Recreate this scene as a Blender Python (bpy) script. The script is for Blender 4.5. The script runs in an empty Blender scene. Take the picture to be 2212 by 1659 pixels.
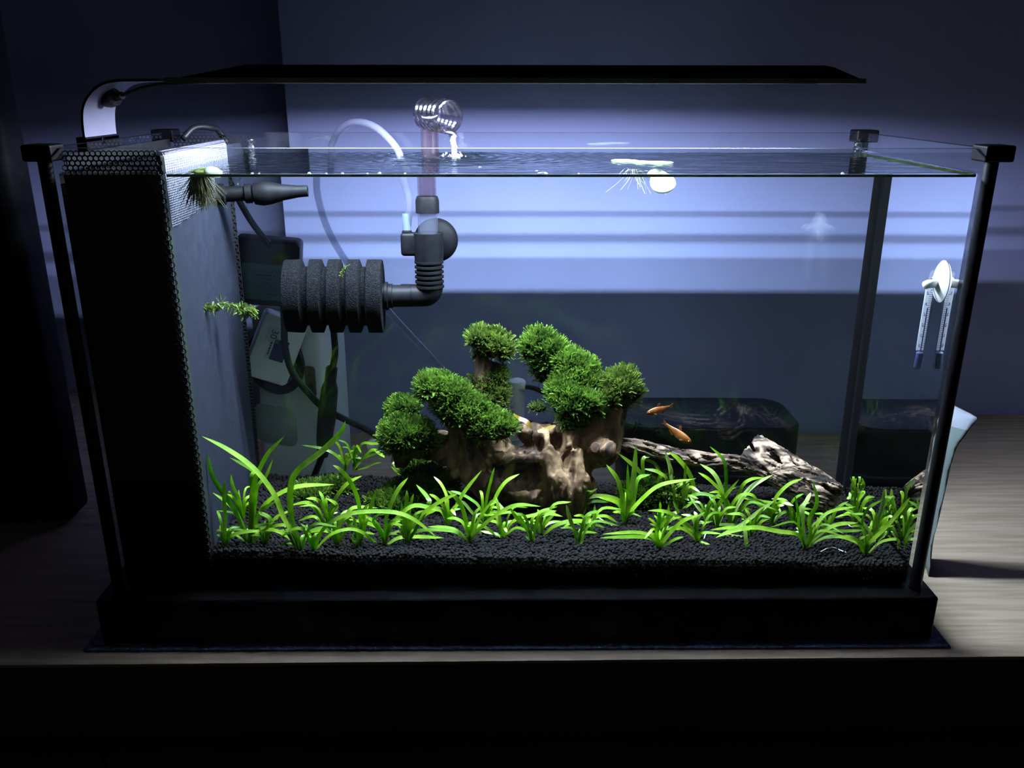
import bpy, bmesh, math, random
import numpy as np
from mathutils import Vector, Matrix

random.seed(7); rng = np.random.default_rng(7)
SC = bpy.context.scene
COL = SC.collection
TZ = .033                                  # height of the tank's base: the tank was measured from the base top

# ------------------------------------------------------------------ camera
FPX, PITCH, YAW, ROLL = 1842.29, .33405963, -.0087886, .0012676
CAM = np.array([-.00835165, -.46381443, .29817924 + TZ])
def cam_axes():
    cp, sp = math.cos(PITCH), math.sin(PITCH)
    f, u, r = np.array([0, cp, -sp]), np.array([0, sp, cp]), np.array([1., 0, 0])
    c, s = math.cos(YAW), math.sin(YAW)
    Z = np.array([[c, -s, 0], [s, c, 0], [0, 0, 1]])
    f, u, r = Z @ f, Z @ u, Z @ r
    c, s = math.cos(ROLL), math.sin(ROLL)
    return f, c * u - s * r, c * r + s * u
AF, AU, AR = cam_axes()
cd = bpy.data.cameras.new('camera'); cam = bpy.data.objects.new('camera', cd); COL.objects.link(cam)
cd.sensor_fit = 'HORIZONTAL'; cd.sensor_width = 36.0; cd.lens = FPX / 2212 * 36.0; cd.clip_start = .01; cd.clip_end = 50
cam.matrix_world = Matrix(((AR[0], AU[0], -AF[0], CAM[0]), (AR[1], AU[1], -AF[1], CAM[1]), (AR[2], AU[2], -AF[2], CAM[2]), (0, 0, 0, 1)))
SC.camera = cam

# ------------------------------------------------------------------ dim night-time room, exposure
w = bpy.data.worlds.new('night_room'); SC.world = w; w.use_nodes = True
w.node_tree.nodes['Background'].inputs[0].default_value = (.42, .43, .52, 1)
w.node_tree.nodes['Background'].inputs[1].default_value = .014
ROW_POWER = 4.3                             # watts of light per LED row
LED_POWER = .0025                            # watts of light per LED
LED_COLOR = (.67, .77, 1.0)
SC.view_settings.view_transform = 'Standard'; SC.view_settings.look = 'None'
SC.view_settings.gamma = 1; SC.view_settings.use_curve_mapping = False
SC.view_settings.exposure = 0.0
cy = SC.cycles
cy.max_bounces = 9; cy.transparent_max_bounces = 24; cy.transmission_bounces = 7; cy.glossy_bounces = 4; cy.diffuse_bounces = 1
cy.use_denoising = True; cy.caustics_reflective = False

# ------------------------------------------------------------------ measuring: photo pixel -> point at a chosen depth
NW = 1.333
YF, YB = .0045, .1670                       # inner faces of front and back pane
WZ = .2547 + TZ                             # water level
RIM = .2682 + TZ
def _ray(u, v):
    d = AF + AR * (u - 1106) / FPX - AU * (v - 829.5) / FPX
    return d / np.linalg.norm(d)
def PX(u, v, y):                            # in air
    d = _ray(u, v); return CAM + d * (y - CAM[1]) / d[1]
def PZ(u, v, z):
    d = _ray(u, v); return CAM + d * (z - CAM[2]) / d[2]
def PW(u, v, y):                            # in or behind the water, bent at the front face
    d = _ray(u, v); p = CAM + d * (YF - CAM[1]) / d[1]
    t = d / NW; t[1] = math.sqrt(1 - t[0] ** 2 - t[2] ** 2)
    q = p + t * (min(y, YB) - YF) / t[1]
    if y > YB: q = q + d * (y - YB) / d[1]
    return q
def soil_h(x, y=None):                      # height of the soil bed
    t = (np.asarray(x) + .19) / .44
    return TZ + .0262 - .0118 * np.clip(t, 0, 1) ** .75
def PSOIL(u, v):                            # where a pixel's sight line meets the soil
    lo, hi = YF, YB - .002
    for _ in range(40):
        m = (lo + hi) / 2; p = PW(u, v, m)
        if p[2] > soil_h(p[0]): lo = m
        else: hi = m
    return PW(u, v, m)

# ------------------------------------------------------------------ objects
WL = {}
def tag(o, label=None, cat=None, group=None, kind=None):
    if label: o['label'] = label
    if cat: o['category'] = cat
    if group: o['group'] = group
    if kind: o['kind'] = kind
    return o
def thing(name, loc, label, cat, group=None):
    o = bpy.data.objects.new(name, None); COL.objects.link(o); o.location = loc; o.empty_display_size = .01
    WL[o.name] = np.array(loc, float)
    return tag(o, label, cat, group)
def place(o, parent):
    base = WL[parent.name] if parent else np.zeros(3)
    if parent: o.parent = parent
    WL[o.name] = base
    return o
class MB:
    def __init__(s): s.v = []; s.f = []; s.m = []
    def add(s, v, f, mi=0):
        n = len(s.v); s.v += [tuple(map(float, p)) for p in v]; s.f += [tuple(n + i for i in q) for q in f]; s.m += [mi] * len(f)
        return s
    def box(s, c, d, rot=None, mi=0):
        c = np.array(c, float); h = np.array(d, float) / 2
        vs = np.array([[x, y, z] for x in (-1, 1) for y in (-1, 1) for z in (-1, 1)]) * h
        if rot is not None: vs = vs @ np.array(rot.to_3x3()).T
        return s.add(vs + c, [(0, 1, 3, 2), (4, 6, 7, 5), (0, 4, 5, 1), (2, 3, 7, 6), (0, 2, 6, 4), (1, 5, 7, 3)], mi)
    def tube(s, pts, r, n=10, cap=True, up=None, flat=1.0, mi=0):
        pts = [np.array(p, float) for p in pts]; k = len(pts)
        r = [r] * k if np.isscalar(r) else list(r)
        ts = []
        for i in range(k):
            t = pts[min(i + 1, k - 1)] - pts[max(i - 1, 0)]; ts.append(t / (np.linalg.norm(t) + 1e-12))
        a = np.array(up, float) if up is not None else (np.array([0, 0, 1.]) if abs(ts[0][2]) < .9 else np.array([1., 0, 0]))
        V = []
        for i in range(k):
            a = a - ts[i] * (a @ ts[i]); a = a / (np.linalg.norm(a) + 1e-12); b = np.cross(ts[i], a)
            for j in range(n):
                th = 2 * math.pi * j / n
                V.append(pts[i] + r[i] * (a * math.cos(th) * flat + b * math.sin(th)))
        F = [(i * n + j, i * n + (j + 1) % n, (i + 1) * n + (j + 1) % n, (i + 1) * n + j) for i in range(k - 1) for j in range(n)]
        if cap: F += [tuple(range(n))[::-1], tuple((k - 1) * n + j for j in range(n))]
        return s.add(V, F, mi)
    def lathe(s, prof, o, axis, n=32, cap=False, mi=0):          # prof: (distance along axis, radius)
        o = np.array(o, float); ax = np.array(axis, float); ax /= np.linalg.norm(ax)
        a = np.array([0, 0, 1.]) if abs(ax[2]) < .9 else np.array([1., 0, 0])
        a = a - ax * (a @ ax); a /= np.linalg.norm(a); b = np.cross(ax, a)
        V = []; k = len(prof)
        for d, r in prof:
            for j in range(n):
                th = 2 * math.pi * j / n; V.append(o + ax * d + r * (a * math.cos(th) + b * math.sin(th)))
        F = [(i * n + j, i * n + (j + 1) % n, (i + 1) * n + (j + 1) % n, (i + 1) * n + j) for i in range(k - 1) for j in range(n)]
        if cap: F += [tuple(range(n))[::-1], tuple((k - 1) * n + j for j in range(n))]
        return s.add(V, F, mi)
    def prism(s, poly, d, mi=0):                                 # poly: 3-D loop, d: extrusion vector
        P = [np.array(p, float) for p in poly]; n = len(P); d = np.array(d, float)
        return s.add(P + [p + d for p in P], [tuple(range(n))[::-1], tuple(range(n, 2 * n))] + [(i, (i + 1) % n, n + (i + 1) % n, n + i) for i in range(n)], mi)
    def build(s, name, mats, parent=None, smooth=False, bevel=0, seg=2, fix=True):
        me = bpy.data.meshes.new(name); V = np.array(s.v)
        o = bpy.data.objects.new(name, me); COL.objects.link(o); place(o, parent)
        base = WL[o.name]
        me.from_pydata([tuple(p) for p in (V - base)], [], s.f)
        mats = mats if isinstance(mats, (list, tuple)) else [mats]
        for m in mats: me.materials.append(m)
        me.polygons.foreach_set('material_index', s.m)
        if fix or bevel:
            bm = bmesh.new(); bm.from_mesh(me)
            if fix: bmesh.ops.recalc_face_normals(bm, faces=bm.faces)
            if bevel:
                es = [e for e in bm.edges if len(e.link_faces) == 2 and e.calc_face_angle(0) > .5]
                bmesh.ops.bevel(bm, geom=es, offset=bevel, segments=seg, profile=.5, affect='EDGES', clamp_overlap=True)
            bm.to_mesh(me); bm.free()
        if smooth:
            me.polygons.foreach_set('use_smooth', [True] * len(me.polygons))
            if smooth != 'all':
                try: me.set_sharp_from_angle(angle=math.radians(40))
                except Exception: pass
        me.update(); return o
def raw(name, V, F, mats, parent=None, smooth=True, midx=None):  # numpy mesh of quads or triangles
    me = bpy.data.meshes.new(name); o = bpy.data.objects.new(name, me); COL.objects.link(o); place(o, parent)
    V = np.asarray(V, np.float32) - WL[o.name].astype(np.float32); F = np.asarray(F, np.int32); k = F.shape[1]
    me.vertices.add(len(V)); me.vertices.foreach_set('co', V.ravel())
    me.loops.add(F.size); me.loops.foreach_set('vertex_index', F.ravel())
    me.polygons.add(len(F)); me.polygons.foreach_set('loop_start', np.arange(0, F.size, k, dtype=np.int32))
    me.polygons.foreach_set('use_smooth', np.full(len(F), smooth))
    for m in (mats if isinstance(mats, (list, tuple)) else [mats]): me.materials.append(m)
    if midx is not None: me.polygons.foreach_set('material_index', np.asarray(midx, np.int32))
    me.update(calc_edges=True); me.validate(); return o
def dupe(o, parent, off=(0, 0, 0)):
    c = o.copy(); COL.objects.link(c); c.parent = parent; c.location = Vector(o.location) + Vector(off); WL[c.name] = WL[parent.name]; return c
def text_mesh(name, txt, size, mat, parent, origin, right, up, align='CENTER', depth=.00008, flip=False):
    cu = bpy.data.curves.new(name, 'FONT'); cu.body = txt; cu.size = size; cu.align_x = align; cu.align_y = 'CENTER'; cu.extrude = depth
    t = bpy.data.objects.new(name, cu); COL.objects.link(t)
    me = bpy.data.meshes.new_from_object(t.evaluated_get(bpy.context.evaluated_depsgraph_get()))
    bpy.data.objects.remove(t); bpy.data.curves.remove(cu)
    R = Vector(right).normalized(); U = Vector(up).normalized(); N = R.cross(U)
    o = bpy.data.objects.new(name, me); COL.objects.link(o); place(o, parent)
    M = Matrix(((R.x, U.x, N.x, origin[0]), (R.y, U.y, N.y, origin[1]), (R.z, U.z, N.z, origin[2]), (0, 0, 0, 1)))
    me.transform(M); me.transform(Matrix.Translation(-Vector(WL[o.name])))
    me.materials.clear(); me.materials.append(mat); return o
def smooth_path(pts, n=24):                                      # Catmull-Rom
    P = [np.array(p, float) for p in pts]; P = [2 * P[0] - P[1]] + P + [2 * P[-1] - P[-2]]; out = []
    m = len(P) - 3
    for q in range(n + 1):
        t = q / n * m; i = min(int(t), m - 1); t -= i
        a, b, c, d = P[i:i + 4]
        out.append(.5 * (2 * b + (c - a) * t + (2 * a - 5 * b + 4 * c - d) * t * t + (3 * b - a - 3 * c + d) * t ** 3))
    return out

# ------------------------------------------------------------------ materials
def nd(nt, t, **k):
    n = nt.nodes.new(t)
    for a, b in k.items(): setattr(n, a, b)
    return n
def M(name, col, rough=.5, metal=0, var=0., vscale=40., bump=0., bscale=200., spec=.5, stretch=(1, 1, 1), col2=None, lo=.4, hi=.6, detail=4, sub=0, coat=0):
    m = bpy.data.materials.new(name); m.use_nodes = True; nt = m.node_tree; p = nt.nodes['Principled BSDF']
    p.inputs['Base Color'].default_value = (*col, 1); p.inputs['Roughness'].default_value = rough; p.inputs['Metallic'].default_value = metal
    p.inputs['Specular IOR Level'].default_value = spec
    if coat: p.inputs['Coat Weight'].default_value = coat
    tc = nd(nt, 'ShaderNodeTexCoord'); mp = nd(nt, 'ShaderNodeMapping'); mp.inputs['Scale'].default_value = stretch
    nt.links.new(tc.outputs['Object'], mp.inputs[0])
    if var or col2:
        nz = nd(nt, 'ShaderNodeTexNoise'); nz.inputs['Scale'].default_value = vscale; nz.inputs['Detail'].default_value = detail
        nt.links.new(mp.outputs[0], nz.inputs['Vector'])
        rp = nd(nt, 'ShaderNodeValToRGB'); rp.color_ramp.elements[0].position = lo; rp.color_ramp.elements[1].position = hi
        c2 = col2 or tuple(min(1, c * (1 + var)) for c in col); c1 = col if col2 else tuple(c * (1 - var) for c in col)
        rp.color_ramp.elements[0].color = (*c1, 1); rp.color_ramp.elements[1].color = (*c2, 1)
        nt.links.new(nz.outputs[0], rp.inputs[0]); nt.links.new(rp.outputs[0], p.inputs['Base Color'])
    if bump:
        nb = nd(nt, 'ShaderNodeTexNoise'); nb.inputs['Scale'].default_value = bscale; nb.inputs['Detail'].default_value = 3
        nt.links.new(mp.outputs[0], nb.inputs['Vector'])
        bp = nd(nt, 'ShaderNodeBump'); bp.inputs['Strength'].default_value = bump; bp.inputs['Distance'].default_value = .001
        nt.links.new(nb.outputs[0], bp.inputs['Height']); nt.links.new(bp.outputs[0], p.inputs['Normal'])
    return m
def schlick(nt, f0):
    lw = nd(nt, 'ShaderNodeLayerWeight'); lw.inputs[0].default_value = .5
    pw = nd(nt, 'ShaderNodeMath', operation='POWER'); pw.inputs[1].default_value = 5; nt.links.new(lw.outputs['Facing'], pw.inputs[0])
    ma = nd(nt, 'ShaderNodeMath', operation='MULTIPLY_ADD'); ma.inputs[1].default_value = 1 - f0; ma.inputs[2].default_value = f0
    nt.links.new(pw.outputs[0], ma.inputs[0]); return ma.outputs[0], lw
def clear(name, tint, f0=.04, rough=0., inner=False, bump=None, milk=0, milkcol=(.5, .52, .6)):  # clear sheet: passes light straight, mirrors by angle
    m = bpy.data.materials.new(name); m.use_nodes = True; nt = m.node_tree; nt.nodes.clear()
    out = nd(nt, 'ShaderNodeOutputMaterial'); mx = nd(nt, 'ShaderNodeMixShader'); tr = nd(nt, 'ShaderNodeBsdfTransparent'); gl = nd(nt, 'ShaderNodeBsdfGlossy')
    tr.inputs[0].default_value = (*tint, 1); gl.inputs['Roughness'].default_value = rough
    if inner:
        fr = nd(nt, 'ShaderNodeFresnel'); fr.inputs[0].default_value = NW; nt.links.new(fr.outputs[0], mx.inputs[0]); lw = fr
    else:
        f, lw = schlick(nt, f0); nt.links.new(f, mx.inputs[0])
    if bump:
        tc = nd(nt, 'ShaderNodeTexCoord'); nz = nd(nt, 'ShaderNodeTexNoise'); nz.inputs['Scale'].default_value = bump[0]; nz.inputs['Detail'].default_value = 2
        mp = nd(nt, 'ShaderNodeMapping'); mp.inputs['Scale'].default_value = bump[2]; nt.links.new(tc.outputs['Object'], mp.inputs[0]); nt.links.new(mp.outputs[0], nz.inputs['Vector'])
        bp = nd(nt, 'ShaderNodeBump'); bp.inputs['Strength'].default_value = bump[1]; bp.inputs['Distance'].default_value = .002
        nt.links.new(nz.outputs[0], bp.inputs['Height'])
        nt.links.new(bp.outputs[0], gl.inputs['Normal'])
    last = tr.outputs[0]
    if milk:
        df = nd(nt, 'ShaderNodeBsdfDiffuse'); tl = nd(nt, 'ShaderNodeBsdfTranslucent'); df.inputs[0].default_value = (*milkcol, 1); tl.inputs[0].default_value = (*milkcol, 1)
        ma, mb_ = nd(nt, 'ShaderNodeMixShader'), nd(nt, 'ShaderNodeMixShader'); ma.inputs[0].default_value = .5; mb_.inputs[0].default_value = milk
        nt.links.new(df.outputs[0], ma.inputs[1]); nt.links.new(tl.outputs[0], ma.inputs[2]); nt.links.new(last, mb_.inputs[1]); nt.links.new(ma.outputs[0], mb_.inputs[2]); last = mb_.outputs[0]
    nt.links.new(last, mx.inputs[1]); nt.links.new(gl.outputs[0], mx.inputs[2]); nt.links.new(mx.outputs[0], out.inputs[0])
    return m
def refract(name, tint, ior, rough=0.):
    m = bpy.data.materials.new(name); m.use_nodes = True; nt = m.node_tree; nt.nodes.clear()
    out = nd(nt, 'ShaderNodeOutputMaterial'); g = nd(nt, 'ShaderNodeBsdfGlass'); g.inputs['Color'].default_value = (*tint, 1)
    g.inputs['IOR'].default_value = ior; g.inputs['Roughness'].default_value = rough; nt.links.new(g.outputs[0], out.inputs[0]); return m
def leafmat(name, c1, c2, gloss=.06, trans=.35, vscale=60, stretch=(1, 1, 1), rough=.3):
    m = bpy.data.materials.new(name); m.use_nodes = True; nt = m.node_tree; nt.nodes.clear()
    out = nd(nt, 'ShaderNodeOutputMaterial'); tc = nd(nt, 'ShaderNodeTexCoord'); nz = nd(nt, 'ShaderNodeTexNoise'); nz.inputs['Scale'].default_value = vscale; nz.inputs['Detail'].default_value = 3
    nt.links.new(tc.outputs['Object'], nz.inputs['Vector'])
    rp = nd(nt, 'ShaderNodeValToRGB'); rp.color_ramp.elements[0].position = .35; rp.color_ramp.elements[1].position = .65
    rp.color_ramp.elements[0].color = (*c1, 1); rp.color_ramp.elements[1].color = (*c2, 1); nt.links.new(nz.outputs[0], rp.inputs[0])
    d = nd(nt, 'ShaderNodeBsdfDiffuse'); t = nd(nt, 'ShaderNodeBsdfTranslucent'); g = nd(nt, 'ShaderNodeBsdfGlossy'); g.inputs['Roughness'].default_value = rough
    m1 = nd(nt, 'ShaderNodeMixShader'); m1.inputs[0].default_value = trans; m2 = nd(nt, 'ShaderNodeMixShader'); m2.inputs[0].default_value = gloss
    nt.links.new(rp.outputs[0], d.inputs[0]); nt.links.new(rp.outputs[0], t.inputs[0])
    nt.links.new(d.outputs[0], m1.inputs[1]); nt.links.new(t.outputs[0], m1.inputs[2]); nt.links.new(m1.outputs[0], m2.inputs[1]); nt.links.new(g.outputs[0], m2.inputs[2]); nt.links.new(m2.outputs[0], out.inputs[0])
    return m
def emit(name, col, s):
    m = bpy.data.materials.new(name); m.use_nodes = True; p = m.node_tree.nodes['Principled BSDF']
    p.inputs['Base Color'].default_value = (.8, .8, .8, 1); p.inputs['Emission Color'].default_value = (*col, 1); p.inputs['Emission Strength'].default_value = s; return m

MT = dict(
    wall=M('wall_paint', (.50, .525, .93), .9, var=.04, vscale=6, bump=.15, bscale=500, spec=.2),
    wood_top=M('worktop_wood', (.60, .44, .315), .55, col2=(.76, .575, .43), vscale=14, stretch=(1, 14, 6), bump=.12, bscale=60, spec=.3),
    carcass=M('dark_cabinet', (.14, .14, .15), .6, var=.15, vscale=20, spec=.3),
    floor=M('floor_dark', (.05, .045, .04), .7, var=.2, vscale=4),
    black=M('black_plastic', (.005, .005, .006), .45, var=.25, vscale=90, spec=.15),
    black_matte=M('black_matte', (.012, .012, .014), .7, var=.2, vscale=120, spec=.2),
    post=M('black_post', (.012, .011, .015), .45, var=.2, vscale=60, spec=.5),
    chrome=M('dark_chrome', (.12, .12, .14), .15, metal=1, var=.2, vscale=60),
    steel=M('stainless_wire', (.42, .42, .50), .35, metal=1, var=.1, vscale=400),
    silver=M('white_arm', (.26, .25, .33), .45, var=.03, vscale=30),
    edge=M('ground_glass_edge', (.020, .024, .032), .6, var=.1, vscale=90, spec=.1),
    silicone=clear('silicone', (.82, .86, .86), .06, .25),
    divider=M('grey_divider', (.015, .017, .026), .6, var=.18, vscale=120, lo=.3, hi=.7, bump=.1, bscale=900, spec=0.1),
    foam=M('filter_foam', (.006, .006, .007), .95, var=.3, vscale=500, bump=1, bscale=900, spec=0.05),
    sponge=M('black_sponge', (.0022, .0022, .003), .9, col2=(.012, .012, .015), vscale=1100, lo=.45, hi=.75, bump=1.0, bscale=1200, spec=0.08),
    filt=M('filter_plastic', (.0050, .0050, .0065), .5, var=.2, vscale=200, spec=0.12),
    rubber=M('black_rubber', (.0032, .0032, .0042), .6, var=.2, vscale=200, spec=0.12),
    cable=M('black_cable', (.010, .010, .012), .45, var=.2, vscale=100, spec=.4),
    white_plastic=M('white_plastic', (.85, .86, .88), .4, var=.04, vscale=40),
    grey_plastic=M('grey_plastic', (.38, .41, .40), .4, var=.06, vscale=60),
    dark_ring=M('dark_ring', (.035, .036, .045), .5, var=.1, vscale=60),
    brown_glass=M('switch_lens', (.16, .13, .11), .3, var=.1, vscale=90),
    ink=M('dark_ink', (.012, .012, .018), .7, var=.05, vscale=50),
    ink_blue=M('blue_ink', (.02, .03, .11), .6, var=.05, vscale=50),
    label_green=M('green_label', (.018, .055, .052), .6, var=.1, vscale=60),
    label_white=M('paper_label', (.66, .67, .68), .7, var=.04, vscale=60),
    label_yellow=M('yellow_label', (.55, .42, .05), .6, var=.06, vscale=60),
    mat_blue=None,
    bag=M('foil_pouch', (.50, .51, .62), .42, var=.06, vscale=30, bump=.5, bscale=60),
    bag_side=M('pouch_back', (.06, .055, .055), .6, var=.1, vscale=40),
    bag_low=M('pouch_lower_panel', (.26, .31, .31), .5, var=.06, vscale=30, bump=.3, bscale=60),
    soil=M('aquasoil', (.0085, .0076, .0074), .75, var=.5, vscale=260, bump=.6, bscale=900, spec=0.1, lo=.3, hi=.7),
    soil_core=M('soil_core', (.006, .005, .004), .95, var=.4, vscale=300, bump=1, bscale=600, spec=.1),
    drift=None, cholla=None,
    cut=M('cut_wood_face', (.075, .033, .02), .7, var=.25, vscale=250),
    leaf=leafmat('leaf_green', (.27, .58, .008), (.48, .78, .040), .06, .5, 160),
    leaf_d=leafmat('leaf_deep_green', (.14, .42, .007), (.27, .57, .018), .05, .5, 160),
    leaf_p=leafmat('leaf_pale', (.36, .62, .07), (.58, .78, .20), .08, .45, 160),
    stem=leafmat('pale_leaf_base', (.20, .25, .12), (.27, .30, .18), .08, .4, 90),
    moss=leafmat('moss_green', (.042, .098, .014), (.20, .35, .045), .03, .3, 140),
    moss_o=leafmat('moss_olive', (.06, .105, .016), (.20, .29, .05), .03, .3, 140),
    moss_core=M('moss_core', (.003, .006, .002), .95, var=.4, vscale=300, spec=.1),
    yleaf=leafmat('yellow_leaf', (.20, .12, .008), (.30, .21, .02), .06, .3, 200),
    float_green=leafmat('floating_leaf_green', (.20, .34, .06), (.40, .52, .16), .10, .4, 120),
    float_leaf=leafmat('floating_leaf', (.70, .84, .50), (.88, .95, .74), .12, .35, 120),
    root=leafmat('root_brown', (.14, .13, .025), (.24, .23, .07), .03, .5, 200),
    root_w=leafmat('root_white', (.70, .70, .72), (.85, .85, .85), .05, .3, 200),
    fish=M('orange_scales', (.17, .040, .006), .35, col2=(.24, .09, .012), vscale=260, lo=.4, hi=.65, spec=.6, coat=.3),
    fin=leafmat('orange_fin', (.22, .06, .01), (.28, .11, .03), .06, .5, 300),
    eye=M('fish_eye', (.02, .015, .01), .15, var=.1, vscale=300),
    eye_ring=M('fish_eye_ring', (.7, .42, .08), .3, var=.1, vscale=300),
    cup_w=M('white_rubber', (.85, .85, .86), .4, var=.02, vscale=60),
    therm_card=leafmat('scale_card', (.86, .88, .95), (.92, .93, .98), .02, .65, 80),
    led=emit('led_die', (.85, .9, 1), 30), led_b=emit('led_die_blue', (.15, .1, 1), 30),
    gpane=clear('pane_glass', (.965, .985, .975), .045),
    tubeglass=clear('tube_plastic', (.94, .94, .97), .09, .08, milk=.10, milkcol=(.35, .38, .5)),
    hose=clear('air_hose', (.92, .93, .97), .16, .06, milk=.16, milkcol=(.42, .42, .55)),
    pinktube=clear('stained_tube', (.90, .84, .89), .12, .1, milk=.06, milkcol=(.12, .085, .085)),
)
def wood_mat(name, cols, pos, scale, stretch, dist, bump):
    m = bpy.data.materials.new(name); m.use_nodes = True; nt = m.node_tree; p = nt.nodes['Principled BSDF']; p.inputs['Roughness'].default_value = .75; p.inputs['Specular IOR Level'].default_value = .3
    tc = nd(nt, 'ShaderNodeTexCoord'); mp = nd(nt, 'ShaderNodeMapping'); mp.inputs['Scale'].default_value = stretch; nt.links.new(tc.outputs['Object'], mp.inputs[0])
    nz = nd(nt, 'ShaderNodeTexNoise'); nz.inputs['Scale'].default_value = scale; nz.inputs['Detail'].default_value = 6; nz.inputs['Distortion'].default_value = dist; nt.links.new(mp.outputs[0], nz.inputs['Vector'])
    rp = nd(nt, 'ShaderNodeValToRGB'); e = rp.color_ramp.elements
    while len(e) < len(cols): e.new(.5)
    for k, (c, q) in enumerate(zip(cols, pos)): e[k].position = q; e[k].color = (*c, 1)
    nt.links.new(nz.outputs[0], rp.inputs[0]); nt.links.new(rp.outputs[0], p.inputs['Base Color'])
    bp = nd(nt, 'ShaderNodeBump'); bp.inputs['Strength'].default_value = bump; bp.inputs['Distance'].default_value = .0015; nt.links.new(nz.outputs[0], bp.inputs['Height']); nt.links.new(bp.outputs[0], p.inputs['Normal'])
    return m
MT['drift'] = wood_mat('driftwood', [(.010, .005, .003), (.065, .034, .016), (.20, .115, .055), (.36, .235, .125)], [.33, .45, .57, .70], 60, (1.4, 1.4, .30), 1.2, 1.0)
MT['cholla'] = wood_mat('cactus_wood', [(.006, .004, .003), (.06, .036, .024), (.34, .235, .16), (.62, .47, .34)], [.36, .46, .55, .68], 150, (.16, .85, .85), 1.3, 1.0)
def mat_weave():
    m = M('blue_weave', (.22, .24, .46), .8, var=.3, vscale=300); nt = m.node_tree; p = nt.nodes['Principled BSDF']
    tc = nd(nt, 'ShaderNodeTexCoord'); vo = nd(nt, 'ShaderNodeTexVoronoi'); vo.inputs['Scale'].default_value = 420; nt.links.new(tc.outputs['Object'], vo.inputs['Vector'])
    bp = nd(nt, 'ShaderNodeBump'); bp.inputs['Strength'].default_value = 1; bp.inputs['Distance'].default_value = .001; bp.invert = True
    nt.links.new(vo.outputs['Distance'], bp.inputs['Height']); nt.links.new(bp.outputs[0], p.inputs['Normal']); return m
MT['mat_blue'] = mat_weave()

# ------------------------------------------------------------------ noise and skin of a distance field
_L = rng.random((64, 64, 64)).astype(np.float32)
def vnoise(P):
    i = np.floor(P).astype(int); f = P - i; f = f * f * (3 - 2 * f); out = 0
    for dx in (0, 1):
        for dy in (0, 1):
            for dz in (0, 1):
                wt = (f[..., 0] if dx else 1 - f[..., 0]) * (f[..., 1] if dy else 1 - f[..., 1]) * (f[..., 2] if dz else 1 - f[..., 2])
                out = out + wt * _L[(i[..., 0] + dx) & 63, (i[..., 1] + dy) & 63, (i[..., 2] + dz) & 63]
    return out * 2 - 1
def fbm(P, o=3):
    a, s, t = 1., 0, 0
    for k in range(o): s = s + a * vnoise(P * 2 ** k + 17.3 * k); t += a; a *= .5
    return s / t
def grid(lo, hi, h):
    ax = [np.arange(lo[k], hi[k] + h, h) for k in range(3)]
    return np.stack(np.meshgrid(*ax, indexing='ij'), -1)
def nets(f, lo, h):
    s = f < 0; nx, ny, nz = f.shape
    cnt = np.zeros((nx - 1, ny - 1, nz - 1), int)
    C = [(a, b, c) for a in (0, 1) for b in (0, 1) for c in (0, 1)]
    sl = lambda A, a, b, c: A[a:nx - 1 + a, b:ny - 1 + b, c:nz - 1 + c]
    for c in C: cnt += sl(s, *c)
    act = (cnt > 0) & (cnt < 8); idx = -np.ones(cnt.shape, np.int64); n = act.sum(); idx[act] = np.arange(n)
    acc = np.zeros((n, 3)); k = np.zeros(n)
    for c in C:
        for ax in range(3):
            if c[ax] == 0:
                d = list(c); d[ax] = 1
                a = sl(f, *c)[act]; b = sl(f, *d)[act]; x = (a < 0) != (b < 0)
                t = np.where(x, a / np.where(x, a - b, 1), 0)
                p = np.tile(np.array(c, float), (n, 1)); p[:, ax] = t; acc[x] += p[x]; k[x] += 1
    ii = np.argwhere(act); V = (ii + acc / k[:, None]) * h + np.array(lo)
    F = []
    for ax in range(3):
        o1, o2 = [(1, 2), (2, 0), (0, 1)][ax]
        A = [slice(None)] * 3; B = [slice(None)] * 3; A[ax] = slice(0, -1); B[ax] = slice(1, None)
        sa, sb = s[tuple(A)], s[tuple(B)]
        for flip, msk in ((False, sa & ~sb), (True, ~sa & sb)):
            e = np.argwhere(msk); e = e[(e[:, o1] > 0) & (e[:, o2] > 0) & (e[:, o1] < f.shape[o1] - 1) & (e[:, o2] < f.shape[o2] - 1)]
            q = []
            for da, db in ((-1, -1), (0, -1), (0, 0), (-1, 0)):
                z = e.copy(); z[:, o1] += da; z[:, o2] += db; q.append(idx[z[:, 0], z[:, 1], z[:, 2]])
            q = np.stack(q, 1)
            F.append(q[:, ::-1] if flip else q)
    F = np.concatenate(F); return V, F[(F >= 0).all(1)]
def cone(P, a, b, ra, rb):                                       # tapered capsule
    a, b = np.array(a), np.array(b); d = b - a; t = np.clip(((P - a) @ d) / (d @ d), 0, 1)
    return np.linalg.norm(P - a - t[..., None] * d, axis=-1) - (ra + (rb - ra) * t)
def ell(P, c, r): return (np.linalg.norm((P - np.array(c)) / np.array(r), axis=-1) - 1) * min(r)
def smin(a, b, k):
    h = np.clip(.5 + .5 * (b - a) / k, 0, 1); return b * (1 - h) + a * h - k * h * (1 - h)
def smax(a, b, k): return -smin(-a, -b, k)

# ================================================================== the room
WY, WY2, XC = .387, .475, -.2149            # wall behind the tank, recessed wall on the left, the corner between them
FLOOR_Z = -.76
def struct(name, mb, mat, **k): return tag(mb.build(name, mat, **k), kind='structure')
struct('wall_back', MB().box(((XC + 1.8) / 2, WY + .06, .4), (1.8 - XC, .12, 2.5)), MT['wall'])
struct('wall_left', MB().box(((XC - 1.8) / 2, WY2 + .03, .4), (XC + 1.8 - .0005, .06, 2.5)), MT['wall'])
struct('floor', MB().box((0, -.6, FLOOR_Z - .02), (3.6, 2.4, .04)), MT['floor'])

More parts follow.
